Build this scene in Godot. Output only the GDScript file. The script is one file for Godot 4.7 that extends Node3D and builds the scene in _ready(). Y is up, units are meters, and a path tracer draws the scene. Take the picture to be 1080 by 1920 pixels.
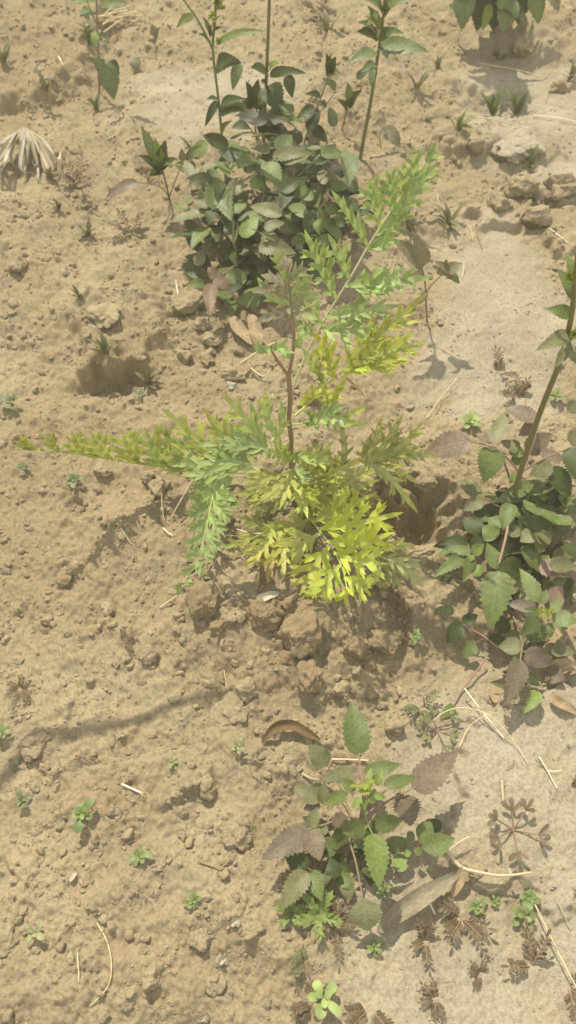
extends Node3D

# A silky oak sapling in a dry dug field, seen from above. Units are metres, y up.
const EYE := Vector3(0, 1.3, 0)
const PITCH := 58.0
const FOCAL := 1598.0          # of a picture 1080 wide and 1920 high
const SUN_ALONG := Vector3(0.33, 0, 0.90)   # the way shadows run on the ground
const SUN_RISE := 1.36         # height over length of the shadow

var rng := RandomNumberGenerator.new()
var taken := {}
var M := {}
var C := {}
var n_big := FastNoiseLite.new()
var n_mid := FastNoiseLite.new()
var n_fine := FastNoiseLite.new()
var n_warp := FastNoiseLite.new()
var n_cell := FastNoiseLite.new()
var n_cellv := FastNoiseLite.new()
var n_cell2 := FastNoiseLite.new()
var crust := []
var bumps := []
var plates := []
var dark_spots := []


# ---------- meshes ----------
class MB:
	var v := PackedVector3Array()
	var uv := PackedVector2Array()
	var c := PackedColorArray()
	var ix := PackedInt32Array()

	func put(p: Vector3, t: Vector2, k: Color) -> void:
		v.append(p)
		uv.append(t)
		c.append(k)

	func grid(first: int, rows: int, cols: int) -> void:
		for i in rows - 1:
			for j in cols - 1:
				var a := first + i * cols + j
				ix.append_array([a, a + 1, a + cols, a + 1, a + cols + 1, a + cols])

	func mesh(origin: Vector3, m: Material) -> ArrayMesh:
		var nn := PackedVector3Array()
		nn.resize(v.size())
		for k in range(0, ix.size(), 3):
			var a := ix[k]
			var b := ix[k + 1]
			var d := ix[k + 2]
			var f := (v[d] - v[a]).cross(v[b] - v[a])
			nn[a] += f
			nn[b] += f
			nn[d] += f
		for k in v.size():
			nn[k] = nn[k].normalized() if nn[k].length_squared() > 1e-20 else Vector3.UP
			v[k] -= origin
		var arr := []
		arr.resize(Mesh.ARRAY_MAX)
		arr[Mesh.ARRAY_VERTEX] = v
		arr[Mesh.ARRAY_NORMAL] = nn
		arr[Mesh.ARRAY_TEX_UV] = uv
		arr[Mesh.ARRAY_COLOR] = c
		arr[Mesh.ARRAY_INDEX] = ix
		var am := ArrayMesh.new()
		am.add_surface_from_arrays(Mesh.PRIMITIVE_TRIANGLES, arr)
		am.surface_set_material(0, m)
		return am


func numbered(called: String) -> String:
	var k: int = taken.get(called, 0)
	taken[called] = k + 1
	return called if k == 0 else "%s_%03d" % [called, k]


func tag(o: Node, label: String, category: String, group := "", kind := "") -> void:
	if label: o.set_meta("label", label)
	if category: o.set_meta("category", category)
	if group: o.set_meta("group", group)
	if kind: o.set_meta("kind", kind)


func thing(called: String, label: String, category: String, at: Vector3, group := "") -> Node3D:
	var o := Node3D.new()
	o.name = numbered(called)
	add_child(o)
	o.position = at
	tag(o, label, category, group)
	return o


func world_of(o: Node3D) -> Vector3:
	var p := o.position
	var q := o.get_parent()
	while q is Node3D and q != self:
		p += (q as Node3D).position
		q = q.get_parent()
	return p


func part(called: String, m: MB, mat: Material, parent: Node3D, pos := Vector3.ZERO) -> MeshInstance3D:
	# a mesh in world places, as a child of parent (nothing here is turned)
	var o := MeshInstance3D.new()
	o.name = called
	o.mesh = m.mesh(world_of(parent) if parent != self else pos, mat)
	parent.add_child(o, true)
	return o


func single(called: String, m: MB, mat: Material, label: String, category: String, pos: Vector3, group := "") -> MeshInstance3D:
	var o := MeshInstance3D.new()
	o.name = numbered(called)
	o.mesh = m.mesh(pos, mat)
	add_child(o)
	o.position = pos
	tag(o, label, category, group)
	return o


func tube(m: MB, pts: Array, r0: float, r1: float, k0: Color, k1: Color, sides := 6) -> void:
	var n := pts.size()
	var first := m.v.size()
	var ref := Vector3(0.31, 0.2, 0.93)
	for i in n:
		var t := float(i) / (n - 1)
		var d: Vector3 = (pts[mini(i + 1, n - 1)] - pts[maxi(i - 1, 0)]).normalized()
		var s := d.cross(ref)
		if s.length() < 0.2: s = d.cross(Vector3(1, 0, 0.1))
		s = s.normalized()
		var u := s.cross(d)
		for j in sides + 1:
			var a := TAU * j / sides
			m.put(pts[i] + (s * cos(a) + u * sin(a)) * lerpf(r0, r1, t), Vector2(float(j) / sides, t), k0.lerp(k1, t))
	m.grid(first, n, sides + 1)
	for e in [0, n - 1]:                # closed ends
		var mid := m.v.size()
		m.put(pts[e], Vector2(0.5, 0.5), k0 if e == 0 else k1)
		for j in sides:
			var a: int = first + e * (sides + 1) + j
			m.ix.append_array([mid, a, a + 1])


func smooth(pts: Array, per := 4) -> Array:
	var out := []
	var n := pts.size()
	for i in n - 1:
		var p0: Vector3 = pts[maxi(i - 1, 0)]
		var p1: Vector3 = pts[i]
		var p2: Vector3 = pts[i + 1]
		var p3: Vector3 = pts[mini(i + 2, n - 1)]
		for k in per:
			out.append(p1.cubic_interpolate(p2, p0, p3, float(k) / per))
	out.append(pts[n - 1])
	return out


func along(pts: Array, t: float) -> Vector3:
	var f := clampf(t, 0, 1) * (pts.size() - 1)
	var i := mini(int(f), pts.size() - 2)
	return (pts[i] as Vector3).lerp(pts[i + 1], f - i)


func profile(shape: int, t: float) -> float:
	match shape:
		0: return 2.66 * pow(t, 0.5) * pow(1 - t, 1.06)
		1: return 2.99 * pow(t, 0.7) * pow(1 - t, 0.9)
		2: return 2.36 * pow(t, 0.9) * pow(1 - t, 0.45)
		3: return sin(PI * 0.5 * minf(t / 0.42, (1 - t) / 0.58))
		4: return 2.0 * sqrt(maxf(t * (1 - t), 0))
		5: return lerpf(0.72, 1, t / 0.35) if t < 0.35 else pow((1 - t) / 0.65, 0.9)
	return 1.0


# one leaf blade from a to b, w wide, its face turned towards up
func blade(m: MB, a: Vector3, b: Vector3, up: Vector3, w: float, shape: int, serr: float, fold: float, bow: float, k0: Color, k1: Color, rows := 14, cols := 5) -> void:
	var ax := b - a
	var L := ax.length()
	var side := ax.cross(up)
	if side.length() < 1e-6: side = ax.cross(Vector3(0.3, 0.2, 1))
	side = side.normalized()
	var nn := side.cross(ax).normalized()
	var first := m.v.size()
	var ph := rng.randf() * TAU
	var wav := 0.10 if serr > 0 else 0.05
	var twist := rng.randf_range(-0.25, 0.25)
	var tone := rng.randf_range(0.9, 1.1)
	for i in rows + 1:
		var t := float(i) / rows
		var hw := profile(shape, t) * w * 0.5
		var p := a + ax * t + nn * (bow * L * 4 * t * (1 - t)) - nn * (bow * L * 0.5 * t * t)
		for j in cols:
			var s := -1.0 + 2.0 * j / (cols - 1)
			var q := p
			var e := 1.0
			if serr > 0 and absf(s) > 0.9 and i > 1 and i < rows:
				e = 1.0 + (serr if i % 2 == 0 else -serr)
			q += side * (s * hw * e) + nn * (absf(s) * hw * fold + s * hw * twist + sin(t * 8 + ph + s) * absf(s) * hw * wav)
			if serr > 0 and absf(s) > 0.9 and i % 2 == 0 and i < rows: q += ax * (0.35 / rows)
			m.put(q, Vector2(0.5 + 0.48 * s, t), k0.lerp(k1, t) * tone)
	m.grid(first, rows + 1, cols)


# ---------- where things stand ----------
func ray(px: float, py: float) -> Vector3:
	var p := deg_to_rad(PITCH)
	var x := (px - 540.0) / FOCAL
	var y := -(py - 960.0) / FOCAL
	return Vector3(x, -sin(p) + y * cos(p), -cos(p) - y * sin(p))


func flat(px: float, py: float, h := 0.0) -> Vector3:
	var d := ray(px, py)
	return EYE + d * ((h - EYE.y) / d.y)


func spot(px: float, py: float, h := 0.0) -> Vector3:      # h above the soil there
	var p := flat(px, py, h)
	for i in 3:
		p = flat(px, py, h + height(p.x, p.z))
	return p


func upright(px: float, py: float, z: float) -> Vector3:   # at that distance
	var d := ray(px, py)
	return EYE + d * (z / d.z)


func per_px(p: Vector3) -> float:
	var a := deg_to_rad(PITCH)
	return (p - EYE).dot(Vector3(0, -sin(a), -cos(a))) / FOCAL


# ---------- the soil ----------
func ellipse(px: float, py: float, rx: float, ry: float) -> Array:
	var c := flat(px, py)
	return [c.x, c.z, rx * per_px(c), absf(flat(px, py - ry).z - flat(px, py + ry).z) / 2]


func in_ellipse(e: Array, x: float, z: float) -> float:
	var dx: float = (x - e[0]) / e[2]
	var dz: float = (z - e[1]) / e[3]
	return dx * dx + dz * dz


func plate(pts: Array, amp: float, soft: float) -> void:
	var poly := PackedVector2Array()
	var box := Rect2()
	for i in range(0, pts.size(), 2):
		var p := flat(pts[i], pts[i + 1])
		poly.append(Vector2(p.x, p.z))
		box = Rect2(poly[0], Vector2.ZERO) if i == 0 else box.expand(Vector2(p.x, p.z))
	plates.append([poly, amp, soft, box.grow(soft + 0.01)])


func plan_soil() -> void:
	for t in [[n_big, 1.3, 3], [n_mid, 9.0, 4], [n_fine, 55.0, 3], [n_warp, 16.0, 2]]:
		t[0].noise_type = FastNoiseLite.TYPE_SIMPLEX
		t[0].seed = int(t[1] * 10)
		t[0].frequency = t[1]
		t[0].fractal_type = FastNoiseLite.FRACTAL_FBM
		t[0].fractal_octaves = t[2]
	for t in [[n_cell, 26.0, FastNoiseLite.RETURN_DISTANCE], [n_cellv, 26.0, FastNoiseLite.RETURN_CELL_VALUE], [n_cell2, 75.0, FastNoiseLite.RETURN_DISTANCE]]:
		t[0].noise_type = FastNoiseLite.TYPE_CELLULAR
		t[0].seed = 5
		t[0].frequency = t[1]
		t[0].fractal_type = FastNoiseLite.FRACTAL_NONE
		t[0].cellular_return_type = t[2]
		t[0].cellular_jitter = 1.0
	# the paler trodden crust, where the soil is smooth
	for e in [[980, 1480, 250, 260], [860, 1780, 280, 190], [1060, 1800, 220, 250], [930, 560, 130, 190], [380, 190, 170, 80], [880, 700, 110, 110], [1000, 200, 130, 160]]:
		crust.append(ellipse(e[0], e[1], e[2], e[3]))
	# patches where the soil colour is slightly darker
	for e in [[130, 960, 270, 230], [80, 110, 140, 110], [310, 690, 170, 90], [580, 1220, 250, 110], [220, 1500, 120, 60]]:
		dark_spots.append(ellipse(e[0], e[1], e[2], e[3]))
	# hollows and heaps: place, reach, height, steepness (small is steep)
	for b in [[216, 702, 56, 14, -0.020, 0.8], [768, 956, 70, 38, -0.10, 0.75], [735, 1010, 85, 70, -0.02, 0.9], [812, 985, 45, 50, -0.02, 0.9], [590, 960, 120, 70, -0.02, 0.8], [560, 1150, 230, 90, 0.022, 0.9], [250, 570, 170, 70, 0.025, 0.9],
			[60, 1400, 90, 60, 0.008, 0.8], [120, 120, 160, 90, -0.02, 0.9], [300, 1010, 160, 60, 0.012, 0.9], [900, 850, 130, 90, 0.015, 0.9], [740, 770, 70, 50, -0.012, 0.9], [430, 600, 110, 60, -0.02, 0.8],
			[640, 150, 200, 60, 0.03, 0.9], [480, 430, 190, 110, 0.015, 0.9], [560, 1520, 60, 60, -0.01, 0.9], [150, 1860, 170, 70, 0.012, 0.9], [500, 1860, 90, 60, -0.008, 0.9], [930, 190, 70, 26, -0.03, 0.6], [1010, 60, 90, 40, 0.04, 0.8],
			[200, 716, 70, 18, -0.03, 0.7], [60, 260, 90, 40, 0.0, 0.9]]:
		bumps.append([ellipse(b[0], b[1], b[2], b[3]), b[4], b[5]])
	plate([832, 1592, 878, 1640, 905, 1664, 958, 1668, 972, 1650, 1012, 1690, 1075, 1698, 1260, 1690, 1260, 1240, 900, 1330], 0.012, 0.010)
	plate([160, 686, 210, 693, 266, 686, 284, 655, 306, 622, 280, 570, 180, 570, 150, 640], 0.021, 0.024)
	plate([-90, 186, 60, 184, 108, 168, 150, 128, 190, 20, 200, -120, -160, -120], 0.045, 0.06)
	plate([918, 250, 985, 240, 1050, 282, 1010, 306, 966, 312, 936, 286], 0.012, 0.02)
	plate([820, 268, 872, 262, 912, 252, 926, 272, 900, 292, 862, 284, 822, 286], 0.018, 0.014)
	plate([950, 348, 1000, 322, 1060, 330, 1120, 330, 1120, 392, 1052, 384, 1010, 366], 0.024, 0.018)
	plate([880, 396, 930, 362, 992, 374, 1000, 408, 950, 430, 905, 424], 0.022, 0.012)
	plate([1010, 408, 1070, 400, 1160, 396, 1160, 470, 1040, 470], 0.02, 0.016)
	plate([560, 1300, 640, 1312, 700, 1290, 720, 1250, 560, 1240], 0.012, 0.012)
	plate([290, 1500, 350, 1492, 392, 1460, 360, 1444, 300, 1460], 0.012, 0.010)


func crusty(x: float, z: float) -> float:
	var d := 9.0
	for e in crust:
		d = minf(d, in_ellipse(e, x, z))
	return clampf(1.15 - d * 0.85 + n_warp.get_noise_2d(x * 0.25, z * 0.25) * 0.5, 0, 1)


func height(x: float, z: float) -> float:
	var y := n_big.get_noise_2d(x, z) * 0.022
	if absf(x) > 3.4 or z < -4.2 or z > 0.8:
		return y + n_big.get_noise_2d(x * 0.2, z * 0.2) * 0.06
	var wx := x + n_warp.get_noise_2d(x, z) * 0.022
	var wz := z + n_warp.get_noise_2d(x + 9.1, z - 4.7) * 0.022
	var rough := 1.0 - 0.8 * crusty(x, z)
	var loose := clampf(0.55 + n_warp.get_noise_2d(x * 0.3 + 5, z * 0.3) * 1.6, 0.12, 1.0)
	y += n_mid.get_noise_2d(x, z) * 0.010 * (0.35 + 0.65 * rough)
	for b in bumps:
		var d := in_ellipse(b[0], wx, wz)
		if d < 2.2:
			y += b[1] * smoothstep(1.0 + b[2], 1.0 - b[2], sqrt(d))
	for p in plates:
		var at := Vector2(wx, wz)
		if (p[3] as Rect2).has_point(at):
			var poly: PackedVector2Array = p[0]
			var d := 9.0
			for k in poly.size():
				d = minf(d, at.distance_to(Geometry2D.get_closest_point_to_segment(at, poly[k], poly[(k + 1) % poly.size()])))
			if not Geometry2D.is_point_in_polygon(at, poly): d = -d
			y += p[1] * smoothstep(-p[2], p[2] * 0.3, d) * (1.0 - 0.45 * smoothstep(0.0, 0.22, d))
	# lumps
	var cv := n_cellv.get_noise_2d(wx, wz)
	if cv > 0.1:
		var d1 := (n_cell.get_noise_2d(wx, wz) + 1.0) / (0.30 + 0.3 * cv)
		y += sqrt(maxf(0, 1.0 - d1 * d1)) * 0.008 * cv * rough * loose
	var d2 := (n_cell2.get_noise_2d(wx, wz) + 1.0) / 0.75
	y += sqrt(maxf(0, 1.0 - d2 * d2)) * 0.0030 * rough * loose
	y += n_fine.get_noise_2d(x, z) * 0.0030 * (0.3 + 0.7 * rough)
	return y


func make_soil() -> void:
	var us := []
	var far := [400.0, 120, 40, 14, 6, 3.6]
	for i in 60: far.append(lerpf(3.0, 1.42, i / 59.0))
	var nc := 620
	for u in far: us.append(-u)
	for i in nc + 1: us.append(lerpf(-1.4, 1.4, float(i) / nc))
	far.reverse()
	us.append_array(far)
	var zs := [300.0, 60, 12, 4, 2, 1.1, 0.7, 0.45]
	var z := 0.28
	while z > -2.9:
		zs.append(z)
		z -= 0.0021 + 0.0016 * maxf(0, -z)
	zs.append_array([-3.0, -3.2, -3.6, -4.2, -5.5, -8, -14, -30, -80, -300])
	var cols := us.size()
	var rows := zs.size()
	var v := PackedVector3Array()
	var nn := PackedVector3Array()
	var uv := PackedVector2Array()
	var col := PackedColorArray()
	var ix := PackedInt32Array()
	for i in rows:
		var zz: float = zs[i]
		var half := 0.46 + 0.22 * clampf(-zz, 0, 3.2)
		for j in cols:
			var x: float = us[j] * half
			v.append(Vector3(x, height(x, zz), zz))
			uv.append(Vector2(x, zz) * 2.3)
			var k := crusty(x, zz)
			var mott := n_warp.get_noise_2d(x * 0.35 + 3, zz * 0.35) * 0.5 + n_fine.get_noise_2d(x, zz) * 0.35
			var c: Color = (C.soil as Color).lerp(C.crust, k * 0.85)
			c = c.lerp(C.soil_dark, clampf(0.18 + 0.5 * n_mid.get_noise_2d(x * 0.4 + 7, zz * 0.4), 0, 0.5) * (1 - 0.6 * k))
			var spot_d := 9.0
			for e in dark_spots: spot_d = minf(spot_d, in_ellipse(e, x, zz))
			c = c.lerp(C.soil_dark, 0.55 * clampf(1.2 - spot_d * 0.8 + mott * 0.6, 0, 1))
			col.append(c * (1.0 + 0.16 * mott))
	for i in rows:
		for j in cols:
			var a := v[i * cols + maxi(j - 1, 0)]
			var b := v[i * cols + mini(j + 1, cols - 1)]
			var d := v[maxi(i - 1, 0) * cols + j]
			var e := v[mini(i + 1, rows - 1) * cols + j]
			nn.append((d - e).cross(b - a).normalized())
	for i in rows - 1:
		for j in cols - 1:
			var a := i * cols + j
			ix.append(a); ix.append(a + cols); ix.append(a + 1)
			ix.append(a + 1); ix.append(a + cols); ix.append(a + cols + 1)
	var arr := []
	arr.resize(Mesh.ARRAY_MAX)
	arr[Mesh.ARRAY_VERTEX] = v
	arr[Mesh.ARRAY_NORMAL] = nn
	arr[Mesh.ARRAY_TEX_UV] = uv
	arr[Mesh.ARRAY_COLOR] = col
	arr[Mesh.ARRAY_INDEX] = ix
	var am := ArrayMesh.new()
	am.add_surface_from_arrays(Mesh.PRIMITIVE_TRIANGLES, arr)
	am.surface_set_material(0, M.soil)
	var o := MeshInstance3D.new()
	o.name = "ground"
	o.mesh = am
	add_child(o)
	tag(o, "dry pale brown field soil, crumbly on the left and crusted on the right", "", "", "structure")


func lump(m: MB, at: Vector3, r: Vector3, rough: float, tone: Color, detail: int, turn := 0.0, cut := 0.62) -> void:
	# a broken piece of earth: a cube net blown up to a ball, then flattened into facets and pitted
	var first := m.v.size()
	var off := Vector3(rng.randf(), rng.randf(), rng.randf()) * 40
	var cuts := []
	for k in 9:
		cuts.append([Vector3(rng.randfn(), rng.randfn() * 0.8, rng.randfn()).normalized(), rng.randf_range(cut, 0.9)])
	var n := detail
	for f in 6:
		for i in n + 1:
			for j in n + 1:
				var a := -1.0 + 2.0 * i / n
				var b := -1.0 + 2.0 * j / n
				var d: Vector3
				match f:
					0: d = Vector3(1, b, -a)
					1: d = Vector3(-1, b, a)
					2: d = Vector3(a, 1, -b)
					3: d = Vector3(a, -1, b)
					4: d = Vector3(a, b, 1)
					5: d = Vector3(-a, b, -1)
				d = d.normalized()
				var s := 1.0
				for q in cuts:
					var t: float = d.dot(q[0])
					if t > 0.01: s = minf(s, q[1] / t)
				s *= 1.0 + rough * (n_mid.get_noise_3dv(d * 0.10 + off) * 0.9 + n_mid.get_noise_3dv(d * 0.25 + off) * 0.25)
				var p := (d * s * r).rotated(Vector3.UP, turn)
				var sh := 1.0 + 0.18 * n_mid.get_noise_3dv(d * 0.3 - off)
				m.put(at + p, Vector2(a, b), tone * sh)
	for f in 6:
		var o := first + f * (n + 1) * (n + 1)
		for i in n:
			for j in n:
				var a := o + i * (n + 1) + j
				m.ix.append_array([a, a + n + 1, a + 1, a + 1, a + n + 1, a + n + 2])


func weld_normals(am: ArrayMesh) -> ArrayMesh:
	var arr := am.surface_get_arrays(0)
	var sum := {}
	for k in arr[Mesh.ARRAY_VERTEX].size():
		var key: Vector3 = arr[Mesh.ARRAY_VERTEX][k].snapped(Vector3.ONE * 1e-6)
		sum[key] = sum.get(key, Vector3.ZERO) + arr[Mesh.ARRAY_NORMAL][k]
	var nn: PackedVector3Array = arr[Mesh.ARRAY_NORMAL]
	for k in nn.size():
		nn[k] = (sum[arr[Mesh.ARRAY_VERTEX][k].snapped(Vector3.ONE * 1e-6)] as Vector3).normalized()
	arr[Mesh.ARRAY_NORMAL] = nn
	var out := ArrayMesh.new()
	out.add_surface_from_arrays(Mesh.PRIMITIVE_TRIANGLES, arr)
	out.surface_set_material(0, am.surface_get_material(0))
	return out


# ---------- plants ----------
func jig(k: Color, a := 0.1) -> Color:
	var s := 1.0 + rng.randf_range(-a, a)
	return Color(k.r * s * (1 + rng.randf_range(-a, a) * 0.4), k.g * s, k.b * s * (1 + rng.randf_range(-a, a) * 0.5))


# one pinna of a silky oak leaf: a narrow winged axis with lobes that point forward, some of them forked
func pinna(m: MB, pts: Array, many: int, reach: float, up: Vector3, k0: Color, k1: Color) -> void:
	var lobes := maxi(2, roundi(many * 0.85))
	var ax := smooth(pts, 4)
	var n := ax.size()
	var first := m.v.size()
	var L := 0.0
	for i in n - 1: L += (ax[i + 1] as Vector3).distance_to(ax[i])
	for i in n:
		var d: Vector3 = (ax[mini(i + 1, n - 1)] - ax[maxi(i - 1, 0)]).normalized()
		var s := d.cross(up).normalized()
		var w := lerpf(0.0026, 0.0064, minf(1, float(i) / n * 2.5)) * (1.0 - 0.45 * float(i) / n)
		var k := k0.lerp(k1, float(i) / n)
		m.put(ax[i] - s * w + up * w * 0.35, Vector2(0.1, 0.5), k)
		m.put(ax[i], Vector2(0.5, 0.5), k.lerp(C.vein, 0.4))
		m.put(ax[i] + s * w + up * w * 0.35, Vector2(0.9, 0.5), k)
	m.grid(first, n, 3)
	for q in lobes + 1:
		for sd: float in [-1.0, 1.0]:
			if q == lobes and sd > 0: continue
			var t := 0.16 + 0.74 * (q + (0.22 if sd > 0 else 0.0)) / maxf(lobes, 1)
			if q == lobes: t = 0.9
			var p := along(ax, t)
			var d: Vector3 = (along(ax, minf(t + 0.1, 1)) - along(ax, t - 0.1)).normalized()
			var s := d.cross(up).normalized()
			var len := reach * 1.75 * (1.0 - 0.5 * t) * rng.randf_range(0.8, 1.15) * (0.75 if q == 0 else 1.0)
			var ang := rng.randf_range(0.50, 0.78)
			var dir := d * cos(ang) + s * sd * sin(ang) + up * rng.randf_range(-0.02, 0.24)
			if q == lobes:
				dir = d
				len = maxf(L * 0.24, reach * 0.5)
			var w := clampf(len * 0.27, 0.0062, 0.0120)
			var kk := jig(k0.lerp(k1, t), 0.10)
			blade(m, p, p + dir.normalized() * len, up, w, 5, 0, rng.randf_range(0.0, 0.3), rng.randf_range(-0.06, 0.12), kk, kk.lerp(C.frond_rust, pow(rng.randf(), 4) * 0.8), 6, 3)
			if len > 0.022 and q < lobes:
				for e: float in ([1.0, -1.0] if len > 0.030 else [1.0]):
					var f := rng.randf_range(0.38, 0.5)
					var root := p + dir.normalized() * len * f
					var d2 := (dir.normalized() * cos(0.6) + (d if e > 0 else -d * 0.3 + s * sd) * sin(0.6)).normalized()
					blade(m, root, root + d2 * len * 0.46, up, w * 0.8, 5, 0, 0.3, 0.04, kk, kk.lerp(k1, 0.5), 5, 3)


func pts_at(a: Array, z: float) -> Array:
	var out := []
	for i in range(0, a.size(), 3): out.append(upright(a[i], a[i + 1], z + a[i + 2]))
	return out


# a leaf: its stalk through points (pixel, pixel, metres nearer than the stem), then its pinnae
func sapling_leaf(tree: Node3D, z: float, stalk: Array, r: float, pinnae: Array, kst: Color, near := 1.0, dense := true) -> void:
	for p in pinnae + [[stalk]]:
		for k in range(2, p[0].size(), 3): p[0][k] *= near
	var st := smooth(pts_at(stalk, z), 5)
	var m := MB.new()
	tube(m, st, r, r * 0.45, kst, kst.lerp(C.vein, 0.6), 6)
	var o := part("leaf", m, M.stalk, tree)
	for p in pinnae:
		var mm := MB.new()
		var up: Vector3 = p[5] if p.size() > 5 else Vector3(0.05, 0.85, 0.5)
		var q := pts_at(p[0], z)
		pinna(mm, q, p[1], p[2] * 0.001, up.normalized(), C[p[3]], C[p[4]])
		part("leaflet", mm, M.frond, o)
		if not dense: continue
		# the next one, a little lower and turned away
		var turn := rng.randf_range(0.25, 0.6) * (1.0 if rng.randf() < 0.5 else -1.0)
		var under := []
		for k in 3: under.append(q[0] + ((q[k] - q[0]) as Vector3).rotated(up.normalized(), turn) * 0.8 + Vector3(rng.randfn() * 0.004, -0.014, rng.randfn() * 0.004))
		mm = MB.new()
		pinna(mm, under, p[1], p[2] * 0.0009, (up + Vector3(rng.randfn(), 0, rng.randfn()) * 0.25).normalized(), jig(C[p[4]], 0.12), jig(C[p[3]], 0.12))
		part("leaflet", mm, M.frond, o)


# a leaf with pairs of pinnae set evenly along its stalk
func sapling_frond(tree: Node3D, z: float, stalk: Array, from: float, pairs: int, long0: float, long1: float, up: Vector3, vee: Array, kk: Array, lob: int) -> void:
	var st := smooth(pts_at(stalk, z), 6)
	var m := MB.new()
	tube(m, st, 0.0021, 0.0008, C[kk[0]], C[kk[2]], 6)
	var o := part("leaf", m, M.stalk, tree)
	for q: int in pairs + 1:
		for sd: int in [0, 1]:
			if q == pairs and sd == 1: continue
			var u := (q + 0.35 * sd) / float(pairs)
			var t := lerpf(from, 0.97, u)
			if q == pairs: t = 0.93
			var p := along(st, t)
			var d: Vector3 = (along(st, minf(t + 0.06, 1)) - along(st, t - 0.06)).normalized()
			var s := d.cross(up).normalized() * (1.0 if sd else -1.0)
			var a: float = vee[sd]
			var out := s * cos(a) + up * sin(a)
			var len := lerpf(long0, long1, u) * (0.7 + 0.3 * sin(PI * minf(1, 0.25 + u))) * rng.randf_range(0.88, 1.1) * (0.5 if sd == 0 and vee[0] > 1.5 else 1.0)
			var g := rng.randf_range(0.68, 0.88)
			var dir := (d * cos(g) + out * sin(g)).normalized()
			if q == pairs: dir = d
			var face := (up * cos(a) - s * sin(a)).normalized()
			var tip := p + dir * len - Vector3(0, len * 0.10, 0)
			var k0: Color = (C[kk[0]] as Color).lerp(C[kk[1]], minf(1, u * 2)) if u < 0.5 else (C[kk[1]] as Color).lerp(C[kk[2]], u * 2 - 1)
			var mm := MB.new()
			pinna(mm, [p, p.lerp(tip, 0.5) + d * len * 0.04 + face * len * 0.05, tip], lob if u < 0.6 else maxi(2, lob - 1), len * 0.50, face, jig(k0, 0.08), jig(k0.lerp(C.frond_pale, 0.25), 0.08))
			part("leaflet", mm, M.frond, o)


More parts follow.
